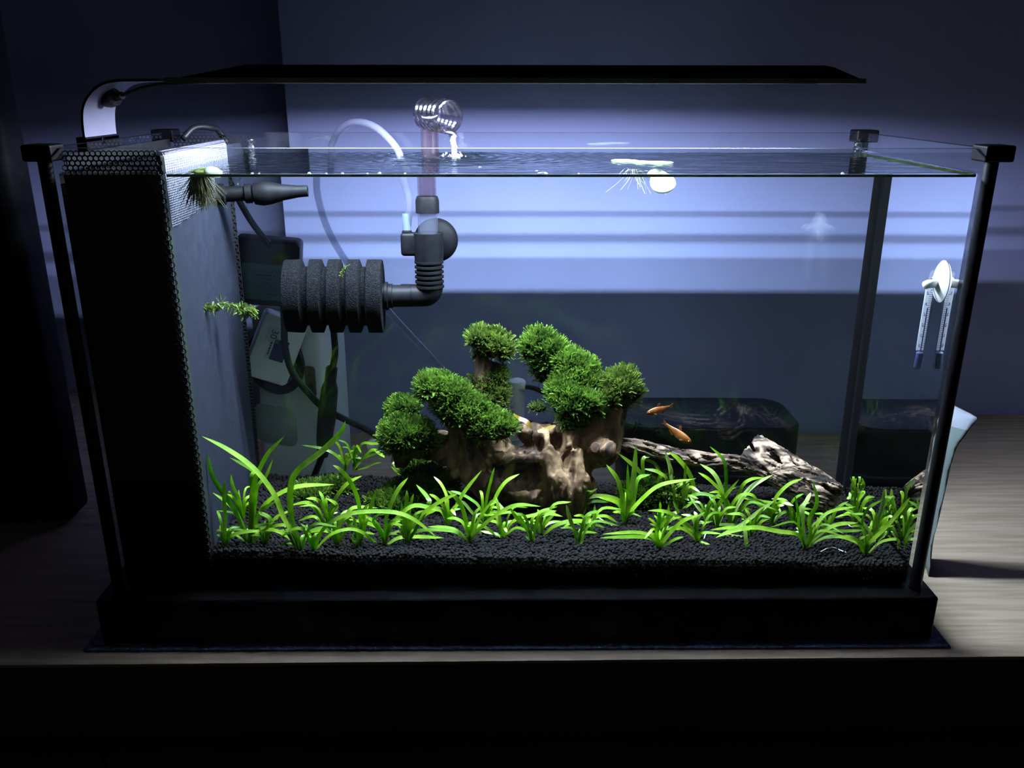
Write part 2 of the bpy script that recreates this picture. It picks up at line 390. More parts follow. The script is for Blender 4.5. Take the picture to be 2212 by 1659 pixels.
# cabinet under the tank
cab = thing('cabinet', (0, .17, FLOOR_Z), 'dark cabinet with pale wooden worktop carrying the aquarium', 'cabinet')
F0, F1 = PZ(0, 1437, 0), PZ(2212, 1418, 0); sl = (F1[1] - F0[1]) / (F1[0] - F0[0])
fy = lambda x: F0[1] + sl * (x - F0[0])
XL, XR = -1.0, .86
top = MB().prism([(XL, fy(XL), -.002), (XR, fy(XR), -.002), (XR, WY - .001, -.002), (XC + .0, WY - .001, -.002), (XC, WY2 - .001, -.002), (XL, WY2 - .001, -.002)], (0, 0, .002))
tag(top.build('worktop', MT['wood_top'], cab), 'pale wood-grain worktop')
def cbox(name, x0, x1, yo, y1, z0, z1, bev=.0008):
    return MB().prism([(x0, fy(x0) + yo, z0), (x1, fy(x1) + yo, z0), (x1, y1, z0), (x0, y1, z0)], (0, 0, z1 - z0)).build(name, MT['carcass'], cab, bevel=bev)
cbox('front_rail', XL, XR, .0004, .012, -.047, -.0022)
cbox('back_slab', XL, XR, .0125, WY - .012, -.047, -.0022)
cbox('body', XL + .005, XR - .005, .014, WY - .01, FLOOR_Z + .05, -.0475)
cbox('plinth', XL + .03, XR - .03, .04, WY - .02, FLOOR_Z, FLOOR_Z + .0495)
xs = [XL + .006, -.62, -.262, .345, XR - .006]
for a, b in zip(xs[:-1], xs[1:]): cbox('door', a + .0012, b - .0012, -.003, .013, FLOOR_Z + .055, -.068)

# woven mat under the tank
c = PZ(2055, 1397, .0015)
mb = MB().box((0, (c[1] + .19) / 2, .0008), (2 * c[0], .19 - c[1], .0016))
tag(mb.build('tank_mat', MT['mat_blue'], bevel=.0005), 'thin blue woven mat lying under the black tank base', 'mat')

# ================================================================== aquarium
TW, TD = .25, .1715
BT = TZ
aq = thing('aquarium', (0, TD / 2, .0017), 'glass aquarium on a black base with black corner posts', 'aquarium')
bw, bf, bb = .2605, -.0105, TD + .0105
base = MB().box((0, (bf + bb) / 2, (BT + .0017) / 2 + .0002), (2 * bw, bb - bf, BT - .0017))
base.build('base', MT['black'], aq, bevel=.0016, seg=3)
G0 = BT + .0003
def pane(x0, x1, y0, y1):
    mb = MB(); V = [(x, y, z) for x in (x0, x1) for y in (y0, y1) for z in (G0, RIM)]
    mb.add(V, [(0, 1, 3, 2), (4, 6, 7, 5), (0, 4, 5, 1), (2, 3, 7, 6), (0, 2, 6, 4)], 0); mb.add(V, [(1, 5, 7, 3)], 1)
    return mb.build('glass_pane', [MT['gpane'], MT['edge']], aq)
pane(-.2462, .2462, -.0003, .0042); pane(-.2462, .2462, YB + .0003, TD + .0003)
pane(-.2510, -.2465, .0035, TD - .0035); pane(.2465, .2510, .0035, TD - .0035)
pm = MB().lathe([(0, 0), (0, .0036), (RIM - G0 - .006, .0036), (RIM - G0 - .006, 0)], (-TW, 0, G0), (0, 0, 1), 20).build('corner_post', MT['post'], aq, smooth=True)
cm = MB().box((-TW, 0, RIM - .0022), (.0155, .0155, .0085)).build('corner_cap', MT['black'], aq, bevel=.0012, seg=3)
for dx, dy in ((2 * TW, 0), (0, TD), (2 * TW, TD)):
    dupe(pm, aq, (dx, dy, 0)); dupe(cm, aq, (dx, dy, 0))
for x in (.2435,):                                              # silicone in the back corner, and where the divider meets the back pane
    z = np.linspace(WZ - .002, RIM - .004, 26)
    MB().tube([(x + .0006 * math.sin(9 * k), YB - .0022, q) for k, q in enumerate(z)], [.0026 + .0006 * math.sin(k * 2.1) for k in range(26)], 8).build('silicone_seam', MT['silicone'], aq, smooth='all')
XD = -.192
z = np.linspace(WZ - .02, RIM - .003, 14)
MB().tube([(XD + .004 + .0005 * math.sin(5 * k), YB - .002, q) for k, q in enumerate(z)], [.0028 + .0009 * math.sin(k * 2.7) for k in range(14)], 8).build('silicone_seam', MT['silicone'], aq, smooth='all')
# black seams down the back corner
MB().box((.2430, YB - .0006, (BT + WZ) / 2), (.0058, .0010, WZ - BT - .006)).build('corner_seal', MT['rubber'], aq)
MB().box((.2457, YB - .0038, (BT + WZ) / 2), (.0006, .0052, WZ - BT - .006)).build('corner_seal', MT['rubber'], aq)

# filter chamber on the left: honeycomb screens, divider, foam
def honeycomb(name, x0, x1, z0, z1, y, parent, R=.00166, wall=.00024, th=.0006, corner=None):
    V = []; Fq = []; dx = R * math.sqrt(3); dz = R * 1.5; row = 0; zz = z0 + R; a6 = [math.radians(60 * k + 30) for k in range(6)]
    while zz < z1 - R * .6:
        xx = x0 + dx / 2 + (dx / 2 if row % 2 else 0)
        while xx < x1 - dx * .35:
            if not (corner and xx > x1 - corner and zz > z1 - corner and math.hypot(xx - (x1 - corner), zz - (z1 - corner)) > corner):
                n = len(V)
                for yy in (y, y + th):
                    for rr in (R, R - wall * 2):
                        V += [(xx + rr * math.cos(t), yy, zz + rr * math.sin(t)) for t in a6]
                for k in range(6):
                    j = (k + 1) % 6
                    Fq += [(n + k, n + j, n + 6 + j, n + 6 + k), (n + 12 + k, n + 18 + k, n + 18 + j, n + 12 + j), (n + 6 + k, n + 6 + j, n + 18 + j, n + 18 + k)]
            xx += dx
        row += 1; zz += dz
    return raw(name, V, Fq, MT['black_matte'], parent, smooth=False)
honeycomb('front_screen', -.2440, XD + .0012, BT + .002, RIM - .0012, YF + .0006, aq, corner=.007)
honeycomb('back_screen', -.2440, XD + .0018, BT + .002, RIM - .001, YB - .0016, aq)
honeycomb('side_screen', 0, 1e-9, 0, .0001, 0, aq) if False else None
mb = MB().box((-.2435, .085, (WZ + RIM) / 2 - .001), (.0006, .150, RIM - WZ - .006)); mb.build('side_screen', MT['black_matte'], aq)
r = .007; px = [(-.2440, BT + .001), (XD - .0006, BT + .001), (XD - .0006, WZ - .0005), (-.2440, WZ - .0005)]
MB().prism([(x, YF + .0014, z) for x, z in px], (0, .002, 0)).build('front_panel', MT['black_matte'], aq)
MB().box(((-.2440 + XD + .0008) / 2, YB - .0006, (BT + WZ) / 2), (XD + .0008 + .2440, .0008, WZ - BT - .002)).build('back_panel', MT['black_matte'], aq)
px = [(BT + .001, YF + .0035), (BT + .001, .160), (RIM - .014, .160), (RIM - .006, .154), (RIM - .005, .02), (RIM - .004, YF + .0035)]
dv = MB().prism([(XD - .003, y, z) for z, y in px], (.003, 0, 0))
DM = MT['divider']; nt = DM.node_tree; p = nt.nodes['Principled BSDF']        # green algae film growing near its front edge
tc = nd(nt, 'ShaderNodeTexCoord'); sx = nd(nt, 'ShaderNodeSeparateXYZ'); nt.links.new(tc.outputs['Object'], sx.inputs[0])
nz = nd(nt, 'ShaderNodeTexNoise'); nz.inputs['Scale'].default_value = 60; nt.links.new(tc.outputs['Object'], nz.inputs['Vector'])
a1 = nd(nt, 'ShaderNodeMath', operation='MULTIPLY_ADD'); a1.inputs[1].default_value = .016; nt.links.new(nz.outputs[0], a1.inputs[0]); nt.links.new(sx.outputs['Y'], a1.inputs[2])
mr = nd(nt, 'ShaderNodeMapRange'); mr.inputs['From Min'].default_value = -.062; mr.inputs['From Max'].default_value = -.076; nt.links.new(a1.outputs[0], mr.inputs[0])
src = p.inputs['Base Color'].links[0].from_socket; mc = nd(nt, 'ShaderNodeMix', data_type='RGBA'); nt.links.new(mr.outputs[0], mc.inputs[0]); nt.links.new(src, mc.inputs[6]); mc.inputs[7].default_value = (.020, .034, .006, 1); nt.links.new(mc.outputs[2], p.inputs['Base Color'])
tag(dv.build('divider', DM, aq, bevel=.0012), 'grey plastic divider with green algae at its front edge')
MB().box(((-.2430 + XD - .0035) / 2, .085, (BT + WZ) / 2 - .002), (XD - .0035 + .2430, .150, WZ - BT - .008)).build('filter_foam', MT['foam'], aq)

# thin dark green strips where the water meets the front and right panes
GL = M('waterline_green', (.030, .048, .010), .7, col2=(.07, .10, .02), vscale=160, spec=.1)
MB().box(((XD + .246) / 2 + .001, YF + .0004, WZ - .0009), (.246 - XD - .004, .0005, .0014)).build('waterline_strip', GL, aq)
MB().box((.2457, (YF + YB) / 2, WZ - .0008), (.0005, YB - YF - .006, .0016)).build('waterline_strip', GL, aq)
# stainless mesh hooked over the divider
gd = thing('strainer_mesh', (XD, .06, WZ), 'stainless steel woven mesh folded over the filter divider', 'mesh screen')
mb = MB(); y0, y1 = YF + .0055, .118; zt = RIM - .0025; zb0, zb1 = WZ - .030, WZ - .022; pitch = .00165; wr = .00021; xo = XD + .0010
nv = int((y1 - y0) / pitch)
for i in range(nv + 1):
    y = y0 + i * pitch; zb = zb0 + (zb1 - zb0) * i / nv + .0015 * math.sin(i * .5)
    mb.tube([(xo + .0002 * (-1) ** i, y, zb), (xo, y, zt - .003), (xo - .0012, y, zt), (xo - .004, y, zt + .0004), (xo - .0052, y, zt - .004), (xo - .0054, y, WZ - .008)], wr, 4, cap=False)
for k in range(46):
    z = zt - .001 - k * pitch * .78
    if z < zb1 - .002:
        ys = y0 + (z - zb0) / (zb1 - zb0) * (y1 - y0); 
        if z < zb0 + .0005: continue
        mb.tube([(xo + .0001, y0, z), (xo + .0001, max(y0 + .002, min(y1, ys)), z)], wr, 4, cap=False)
    else: mb.tube([(xo + .0001, y0, z), (xo + .0001, y1, z)], wr, 4, cap=False)
for k in range(3): mb.tube([(xo - .0015 - k * .0015, y0, zt + .0002), (xo - .0015 - k * .0015, y1, zt + .0002)], wr, 4, cap=False)
for k in range(12): mb.tube([(xo - .0053, y0, zt - .004 - k * pitch), (xo - .0053, y1, zt - .004 - k * pitch)], wr, 4, cap=False)
mb.build('wire_weave', MT['steel'], gd, smooth='all', fix=False)

# ================================================================== water
wt = thing('water', (0, TD / 2, BT + .002), 'clear water filling the aquarium to just under the rim', 'water')
WX0, WX1 = -.2460, .2460; WB = BT + .0015
WMB = .0026                                 # the water creeps up the back pane
V = [(x, y, z) for x in (WX0, WX1) for y in (YF, YB) for z in (WB, WZ + (WMB if y == YB else 0))]
mb = MB(); mb.add(V, [(0, 4, 5, 1)], 0); mb.add(V, [(2, 3, 7, 6)], 2); mb.add(V, [(0, 1, 3, 2), (4, 6, 7, 5), (0, 2, 6, 4)], 1)
WM = refract('water_face', (.97, .99, .98), NW); WI = clear('water_side', (.55, .57, .56), inner=True)
WR = bpy.data.materials.new('water_back_face'); WR.use_nodes = True; nt = WR.node_tree; nt.nodes.clear(); out = nd(nt, 'ShaderNodeOutputMaterial'); g = nd(nt, 'ShaderNodeBsdfRefraction')
g.inputs['Color'].default_value = (.97, .99, .98, 1); g.inputs['IOR'].default_value = NW; g.inputs['Roughness'].default_value = 0; nt.links.new(g.outputs[0], out.inputs[0])
mb.build('water_body', [WM, WI, WR], wt, fix=False)
nx, ny = 260, 90; gx = np.linspace(WX0, WX1, nx); gy = np.linspace(YF, YB, ny); X, Y = np.meshgrid(gx, gy, indexing='ij')
st = PX(1000, 338, .129); ho = PX(863, 340, .1286)
def ripple(c, amp, k, fall): d = np.hypot(X - c[0], Y - c[1]); return amp * np.cos(d * k) * np.exp(-d / fall) * np.minimum(d / .004, 1)
Z = WZ + ripple(st, .0014, 620, .07) + ripple(ho, .0003, 1100, .02) + .00050 * fbm(np.stack([X * 45, Y * 170, X * 0], -1), 3)
ed = np.minimum(np.minimum(Y - YF, YB - Y), np.minimum(X - WX0, WX1 - X)); fade = np.clip(ed / .004, 0, 1); Z = WZ + (Z - WZ) * fade + .0007 * np.exp(-ed / .0010) + (WMB - .0007) * np.exp(-(YB - Y) / .0012)
I = np.arange(nx * ny).reshape(nx, ny); Fq = np.stack([I[:-1, :-1], I[1:, :-1], I[1:, 1:], I[:-1, 1:]], -1).reshape(-1, 4)
WS = clear('water_surface', (.80, .83, .81), .010, bump=(70, .35, (1, 2.6, 1)))
raw('water_surface', np.stack([X, Y, Z], -1).reshape(-1, 3), Fq, WS, wt)

# ================================================================== lamp
LZ = .3008 + TZ                             # lower edge of the lamp's lip
lamp = thing('aquarium_lamp', (-TW, .067, RIM), 'slim black LED lamp on a curved white arm over the tank', 'lamp')
ya, yb = .0458, .0876
path = [PX(u, v, ya)[[0, 2]] for u, v in ((187, 309), (183, 290), (180, 258), (181, 236), (187, 218), (197, 203), (210, 191), (229, 181), (258, 176.5), (289, 176), (340, 175.5))]
path = smooth_path([(a[0], 0, a[1]) for a in path], 30); th = .0014
inn = []; outr = []
for i, q in enumerate(path):
    t = path[min(i + 1, 30)] - path[max(i - 1, 0)]; t /= np.linalg.norm(t); n = np.array([t[2], 0, -t[0]])
    inn.append(q); outr.append(q - n * th)
mb = MB(); k = len(path)
V = [(q[0], y, q[2]) for y in (ya, yb) for q in inn + outr]
a0, b0, c0, d0 = 0, k, 2 * k, 3 * k
mb.add(V, [(a0 + i, a0 + i + 1, c0 + i + 1, c0 + i) for i in range(k - 1)], 0)
mb.add(V, [(b0 + i + 1, b0 + i, d0 + i, d0 + i + 1) for i in range(k - 1)] + [(a0 + i + 1, a0 + i, b0 + i, b0 + i + 1) for i in range(k - 1)] + [(c0 + i, c0 + i + 1, d0 + i + 1, d0 + i) for i in range(k - 1)] + [(a0, b0, d0, c0), (a0 + k - 1, c0 + k - 1, d0 + k - 1, b0 + k - 1)], 1)
tag(mb.build('arm', [MT['silver'], MT['black']], lamp, smooth=True), 'curved white metal arm strip')
MB().box((-.2485, (ya + yb) / 2, RIM - .004), (.0016, yb - ya + .002, .014)).box((-.2525, (ya + yb) / 2, RIM - .004), (.0016, yb - ya + .002, .014)).box((-.2505, (ya + yb) / 2, RIM + .0012), (.0056, yb - ya + .002, .0016)).build('rim_clamp', MT['black'], lamp)
MB().lathe([(0, 0), (0, .0022), (.0012, .0020), (.0016, 0)], (path[2][0] + .0002, .066, path[2][2] - .003), (1, 0, 0), 16).build('clamp_screw', MT['chrome'], lamp, smooth=True)
# housing: wide bottom, chamfered ends
hx0, hx1 = -.200, .1965; hy0, hy1 = .047, .1255; LT = LZ + .0098
def ring(x0, x1, y0, y1, z): return [(x0, y0, z), (x1, y0, z), (x1, y1, z), (x0, y1, z)]
R1, R2, R3 = ring(hx0, hx1, hy0, hy1, LZ + .0012), ring(hx0 + .040, hx1 - .017, hy0 + .006, hy1 - .006, LT - .001), ring(hx0 + .044, hx1 - .021, hy0 + .009, hy1 - .009, LT)
mb = MB(); mb.add(R1 + R2 + R3, [(i + o, (i + 1) % 4 + o, (i + 1) % 4 + o + 4, i + o + 4) for o in (0, 4) for i in range(4)] + [(8, 9, 10, 11)])
mb.add(ring(hx0 + .001, hx1 - .001, hy0 + .001, hy1 - .001, LZ + .0028), [(0, 1, 2, 3)])
mb.build('housing', MT['black_matte'], lamp, fix=False)
def frame(x0, x1, y0, y1, wd, z0, z1):
    m = MB()
    for bx in ((x0, x1, y0, y0 + wd), (x0, x1, y1 - wd, y1), (x0, x0 + wd, y0 + wd, y1 - wd), (x1 - wd, x1, y0 + wd, y1 - wd)):
        m.box(((bx[0] + bx[1]) / 2, (bx[2] + bx[3]) / 2, (z0 + z1) / 2), (bx[1] - bx[0], bx[3] - bx[2], z1 - z0))
    return m
tag(frame(hx0, hx1, hy0, hy1, .0012, LZ, LZ + .0027).build('lip', M('lip_grey', (.10, .10, .09), .5, var=.1, vscale=80), lamp), 'thin grey lower lip')
leds = None
for row, yr in enumerate((.0780, .0980)):
    for k in range(16):
        xx = -.150 + k * (.315 / 15)
        bl = row == 0 and k in (5, 11)
        if leds is None: leds = MB().lathe([(0, .0022), (-.0002, .0019), (-.0002, 0)], (-.150, .078, LZ + .00265), (0, 0, 1), 12).build('led', MT['led'], lamp, smooth='all')
        elif bl:
            o = MB().lathe([(0, .0022), (-.0002, .0019), (-.0002, 0)], (xx, yr, LZ + .00265), (0, 0, 1), 12).build('led', MT['led_b'], lamp, smooth='all')
        else: dupe(leds, lamp, (xx + .150, yr - .078, 0))
        ld = bpy.data.lights.new('led_light', 'POINT'); ld.shadow_soft_size = .0012; ld.energy = LED_POWER; ld.color = (.25, .22, 1.0) if bl else LED_COLOR
        lo = bpy.data.objects.new('led_light', ld); COL.objects.link(lo); lo.parent = lamp
        lo.location = Vector((xx, yr, LZ + .0015)) - Vector(WL[lamp.name])
    ld = bpy.data.lights.new('led_row_light', 'AREA'); ld.shape = 'RECTANGLE'; ld.size = .325; ld.size_y = .0030; ld.energy = ROW_POWER; ld.spread = math.radians(172); ld.color = LED_COLOR
    lo = bpy.data.objects.new('led_row_light', ld); COL.objects.link(lo); lo.parent = lamp
    lo.location = Vector((.0075, yr, LZ + .0018)) - Vector(WL[lamp.name])
# power jack under the arm and its lead
j = PX(243, 210, .067); ax = np.array([.85, -.45, .12])
mb = MB().lathe([(-.006, 0), (-.006, .0050), (-.003, .0056), (.002, .0050), (.003, .0026), (.0085, .0022), (.009, 0)], j, ax, 20); mb.build('power_plug', MT['black'], lamp, smooth=True)
e = j + ax / np.linalg.norm(ax) * .009
MB().tube(smooth_path([e, e + [.006, -.001, .0022], PX(330, 184, .064), PX(400, 179, .064), (hx0 + .06, .066, LZ + .001)], 20), .0009, 8).build('power_lead', MT['cable'], lamp, smooth='all')

# ================================================================== soil bed
SX0, SX1, SY0, SY1 = XD + .0012, .2450, YF + .0010, YB - .0008
def soil_top(x, y): return soil_h(x) + .0022 * fbm(np.stack([x * 30, y * 30, x * 0], -1), 2)
gx = np.linspace(SX0 + .0006, SX1 - .0006, 120); gy = np.linspace(SY0 + .0008, SY1 - .0006, 46); X, Y = np.meshgrid(gx, gy, indexing='ij')
Zt = soil_top(X, Y) - .0012; n = X.size; I = np.arange(n).reshape(X.shape)
V = np.concatenate([np.stack([X, Y, Zt], -1).reshape(-1, 3), np.stack([X, Y, X * 0 + BT + .0022], -1).reshape(-1, 3)])
q = lambda a: np.stack([a[:-1, :-1], a[1:, :-1], a[1:, 1:], a[:-1, 1:]], -1).reshape(-1, 4)
Fq = [q(I), q(I)[:, ::-1] + n]
for e, fl in ((I[:, 0], 0), (I[:, -1], 1), (I[0], 1), (I[-1], 0)):
    s_ = np.stack([e[:-1], e[:-1] + n, e[1:] + n, e[1:]], -1); Fq.append(s_[:, ::-1] if fl else s_)
sb = thing('soil_bed', (0, .085, BT + .0025), 'bed of dark granular aquarium soil covering the tank floor', 'soil'); sb['kind'] = 'stuff'
raw('soil_core', V, np.concatenate(Fq), MT['soil_core'], sb)['kind'] = 'stuff'
# granules: small rounded balls over the surface and against the front glass
bm = bmesh.new(); bmesh.ops.create_icosphere(bm, subdivisions=2, radius=1); IV = np.array([v.co[:] for v in bm.verts]); IF = np.array([[v.index for v in f.verts] for f in bm.faces]); bm.free()
def granules(C, R, seed):
    g = np.random.default_rng(seed); k = len(C)
    sc = R[:, None, None] * g.uniform(.82, 1.15, (k, 1, 3)); lump = 1 + .10 * g.standard_normal((k, len(IV), 1))
    V = C[:, None, :] + IV[None] * sc * lump
    F = IF[None] + (np.arange(k) * len(IV))[:, None, None]
    return V.reshape(-1, 3), F.reshape(-1, 3)
pts = []; st_ = .00265; row = 0; y = SY0 + .0014
while y < SY1 - .001:
    x = SX0 + .0014 + (st_ / 2 if row % 2 else 0)
    while x < SX1 - .001: pts.append((x, y)); x += st_
    y += st_ * .86; row += 1
pts = np.array(pts) + rng.normal(0, .00035, (len(pts), 2)); pts[:, 0] = np.clip(pts[:, 0], SX0 + .0013, SX1 - .0012); pts[:, 1] = np.clip(pts[:, 1], SY0 + .0012, SY1 - .0011)
zz = soil_top(pts[:, 0], pts[:, 1]) - .0006 + rng.normal(0, .00045, len(pts))
C1 = np.column_stack([pts, zz])
ff = []; z = BT + .004; row = 0
while z < .062:
    x = SX0 + .0014 + (st_ / 2 if row % 2 else 0)
    while x < SX1 - .001:
        if z < soil_top(np.array(x), np.array(SY0)) - .001: ff.append((x + rng.normal(0, .0003), SY0 + .0011, z + rng.normal(0, .0003)))
        x += st_
    z += st_ * .86; row += 1
C = np.concatenate([C1, np.array(ff)])
V, Fq = granules(C, rng.uniform(.00112, .00150, len(C)), 3)
o = raw('soil_granules', V, Fq, MT['soil'], sb); o['kind'] = 'stuff'

# ================================================================== sponge filter with lift tube
FY = .140
def pw(u, v, y=FY): return PW(u, v, y)
fx = pw(923, 440)[0]
zf = lambda v: pw(923, v)[2]
fil = thing('sponge_filter', (fx, FY, zf(665)), 'black sponge filter with clear lift tube held on the back pane', 'sponge filter')
sx0, sx1 = pw(622, 637)[0], pw(828, 637)[0]; sz = (pw(720, 558)[2] + pw(720, 714)[2]) / 2; R = (pw(720, 558)[2] - pw(720, 714)[2]) / 2
prof = [(0, 0), (0, R * .98)]; L = sx1 - sx0
for a, b in ((660, 673), (702, 713), (743, 754), (783, 795)):
    fa, fb = (a - 622) / 206 * L, (b - 622) / 206 * L
    prof += [(fa - .0012, R), (fa + .0006, R * .80), (fb - .0006, R * .80), (fb + .0006, R)]
prof += [(L - .0006, R), (L, R * .985), (L, 0)]
pr = []
for (a, b) in zip(prof[:-1], prof[1:]): pr += [(a[0] + (b[0] - a[0]) * t, a[1] + (b[1] - a[1]) * t) for t in (0, .5)]
pr.append(prof[-1])
sp = MB().lathe(pr, (sx0, FY - .004, sz), (1, .03, -.012), 56)
sp.v = [(x, y + .00016 * fbm(np.array([x, y, z]) * 900, 2), z + .00016 * fbm(np.array([z, x, y]) * 900, 2)) for x, y, z in sp.v]
tag(sp.build('sponge', MT['sponge'], fil, smooth=True), 'ribbed black foam cylinder')
ez = sz - .0005; er = .0083
MB().lathe([(0, 0), (0, er), (.0022, er), (.0026, er + .0013), (.0044, er + .0013), (.0048, er), (.0075, er), (.0078, er - .0008), (.02, er - .0008)], (sx1 - .001, FY - .002, ez), (1, 0, 0), 28).build('outlet_pipe', MT['filt'], fil, smooth=True)
cr = .0098
eb = [(sx1 + .012, FY, ez), (fx - .006, FY, ez), (fx - .0022, FY, ez + .0008), (fx, FY, ez + .004), (fx, FY, ez + .010)]
MB().tube(smooth_path(eb, 16), [er - .0006] * 6 + list(np.linspace(er - .0004, cr - .0006, 11)), 28).build('elbow', MT['filt'], fil, smooth=True)
z0 = ez + .004; z1 = zf(562); rb = []
prof = [(0, cr - .0012)]
nr = 6
for k in range(nr):
    a = (z1 - z0) * (k + .35) / nr; prof += [(a, cr - .0012), (a + .0004, cr), (a + .0017, cr), (a + .0021, cr - .0012)]
prof += [(z1 - z0, cr - .0012)]
MB().lathe(prof, (fx, FY, z0), (0, 0, 1), 32).build('ribbed_connector', MT['filt'], fil, smooth=True)
bz0, bz1 = zf(572), zf(503)
MB().lathe([(0, cr - .002), (.001, cr - .0004), ((bz1 - bz0) * .35, cr), (bz1 - bz0, cr + .0004), (bz1 - bz0, .0068), (.006, .0066)], (fx, FY, bz0), (0, 0, 1), 32).build('venturi_body', MT['filt'], fil, smooth=True)
pl, pr_ = pw(866, 520)[0], fx - .004; pz0, pz1 = zf(552), zf(502)
MB().box(((pl + pr_) / 2, FY, (pz0 + pz1) / 2), (pr_ - pl, .009, pz1 - pz0)).build('air_port', MT['filt'], fil, bevel=.0022, seg=3, smooth=True)
MB().lathe([(0, 0), (0, .0034), (.0008, .0034), (.0012, .0028), (.010, .0024)], (pw(879, 500)[0], FY, pz1), (0, 0, 1), 16).build('air_nipple', MT['filt'], fil, smooth=True)
cu = pw(963, 520, YB - .004)
MB().lathe([(-.016, .0045), (-.010, .0045), (-.006, .006), (-.004, .012), (-.0012, .0150), (0, .0152), (.0003, .014), (.0003, 0)], (fx + .0035, YB - .0006, cu[2]), (0, 1, 0), 36).build('suction_cup', MT['rubber'], fil, smooth=True)
def hollow(name, mat, z0, z1, ro, ri): return MB().lathe([(0, ri), (0, ro), (z1 - z0, ro), (z1 - z0, ri), (0, ri)], (fx, FY, z0), (0, 0, 1), 32).build(name, mat, fil, smooth=True, fix=False)
ln = zf(505) - .004
hollow('lower_clear_tube', MT['tubeglass'], ln, zf(462) + .001, .0066, .0054)
MB().lathe([(0, .0064), (0, .0078), (zf(433) - zf(460), .0078), (zf(424) - zf(460), .0069), (zf(424) - zf(460), .0062)], (fx, FY, zf(460)), (0, 0, 1), 32).build('collar', MT['filt'], fil, smooth=True)
zn = PX(932, 286, FY)[2]
tag(hollow('lift_tube', MT['pinktube'], zf(455), zn + .002, .0061, .0050), 'pinkish stained clear riser tube')
# ribbed spout on top
ax = np.array([.62, -.78, -.06]); ax /= np.linalg.norm(ax); nr_ = .0112
so = PX(930, 246, FY); so = np.array([fx + .001, FY, so[2]])
prof = [(-.0105, 0), (-.0102, .004), (-.0090, .0075), (-.006, .0100)]
for k in range(5):
    a = -.005 + k * .0048; prof += [(a, nr_ - .0011), (a + .0009, nr_), (a + .0026, nr_), (a + .0035, nr_ - .0011)]
prof += [(.0195, nr_ - .0008), (.0225, nr_ - .0006), (.0228, nr_ - .0016), (.008, nr_ - .0024), (.0, nr_ - .003)]
spm = clear('spout_plastic', (.80, .77, .82), .26, .10)
tag(MB().lathe(prof, so, ax, 40).build('spout', spm, fil, smooth=True, fix=False), 'ribbed clear plastic spout stained brown')
end = so + ax * .0225
low = end - np.array([0, 0, nr_ - .002])
MB().tube(smooth_path([low - ax * .010 + [0, 0, .001], low - ax * .002, low + ax * .0022 - [0, 0, .0005], low + ax * .0032 - [0, 0, .0035]], 10), [.0045, .0045, .0044, .0042, .004, .0038, .0036, .0034, .0032, .0030, .0026], 14, flat=.55).build('spout_lip', spm, fil, smooth='all')
# falling water
sw = bpy.data.materials.new('falling_water'); sw.use_nodes = True; nt = sw.node_tree; nt.nodes.clear()
out = nd(nt, 'ShaderNodeOutputMaterial'); g = nd(nt, 'ShaderNodeBsdfGlass'); g.inputs['IOR'].default_value = 1.33; t = nd(nt, 'ShaderNodeBsdfTranslucent'); d = nd(nt, 'ShaderNodeBsdfDiffuse'); m1 = nd(nt, 'ShaderNodeMixShader'); m2 = nd(nt, 'ShaderNodeMixShader'); m1.inputs[0].default_value = .5; 
tc = nd(nt, 'ShaderNodeTexCoord'); nz = nd(nt, 'ShaderNodeTexNoise'); nz.inputs['Scale'].default_value = 500; nt.links.new(tc.outputs['Object'], nz.inputs['Vector']); nt.links.new(nz.outputs[0], m2.inputs[0])
nt.links.new(t.outputs[0], m1.inputs[1]); nt.links.new(d.outputs[0], m1.inputs[2]); nt.links.new(g.outputs[0], m2.inputs[1]); nt.links.new(m1.outputs[0], m2.inputs[2]); nt.links.new(m2.outputs[0], out.inputs[0])
a = low + ax * .0032 - [0, 0, .0025]; b = np.array([a[0] + .0012, a[1] - .001, WZ - .0004])
k = 22; pts = [a + (b - a) * (i / k) + np.array([.0004 * math.sin(i * 1.3), .0004 * math.cos(i * .9), 0]) for i in range(k + 1)]
ws = thing('water_jet', tuple(b), 'thin stream of falling water pouring from the ribbed spout', 'water jet')
MB().tube(pts, [.0016 + .0005 * math.sin(i * 1.9) + (.0022 * max(0, (i - 18) / 4)) for i in range(k + 1)], 12).build('stream', sw, ws, smooth='all')
mb = MB()
for i in range(14):
    th = random.uniform(0, 6.28); rr = random.uniform(.004, .011); s_ = random.uniform(.0004, .0009)
    mb.lathe([(-s_, 0), (-s_ * .6, s_ * .8), (0, s_), (s_ * .6, s_ * .8), (s_, 0)], b + [rr * math.cos(th), rr * math.sin(th), random.uniform(.0006, .004)], (0, 0, 1), 8)
mb.build('splash_drops', sw, ws, smooth='all')

# clear air hose: from the filter's port, over the back rim and down behind the tank
hs = [pw(879, 496), pw(882, 470), pw(884, 440), pw(877, 405), PX(868, 345, .135), PX(858, 322, .137), PX(838, 297, .142), PX(812, 275, .149), PX(782, 264, .158), PX(752, 267, .168), PX(730, 286, .178), PX(717, 312, .186), PX(712, 335, .190), PW(684, 390, .196), PW(688, 430, .200), PW(706, 490, .205), PW(735, 545, .210), PW(775, 600, .216), PW(835, 668, .222), PW(900, 738, .228), PW(965, 806, .232), PW(1020, 850, .236), PW(1075, 886, .240), PW(1150, 912, .25), PW(1190, 925, .27)]
ah = thing('air_hose', tuple(hs[0]), 'clear plastic air hose looping over the back rim to the filter', 'hose')
hp = smooth_path(hs, 110)
MB().tube(hp, .0025, 14, cap=False).build('hose', MT['hose'], ah, smooth='all', fix=False)
MB().lathe([(0, .0029), (.009, .0029), (.011, .0026)], pw(879, 497), (0, 0, 1), 16).build('hose_end', M('milky_plastic', (.09, .11, .20), .35, var=.05, vscale=80), ah, smooth=True)

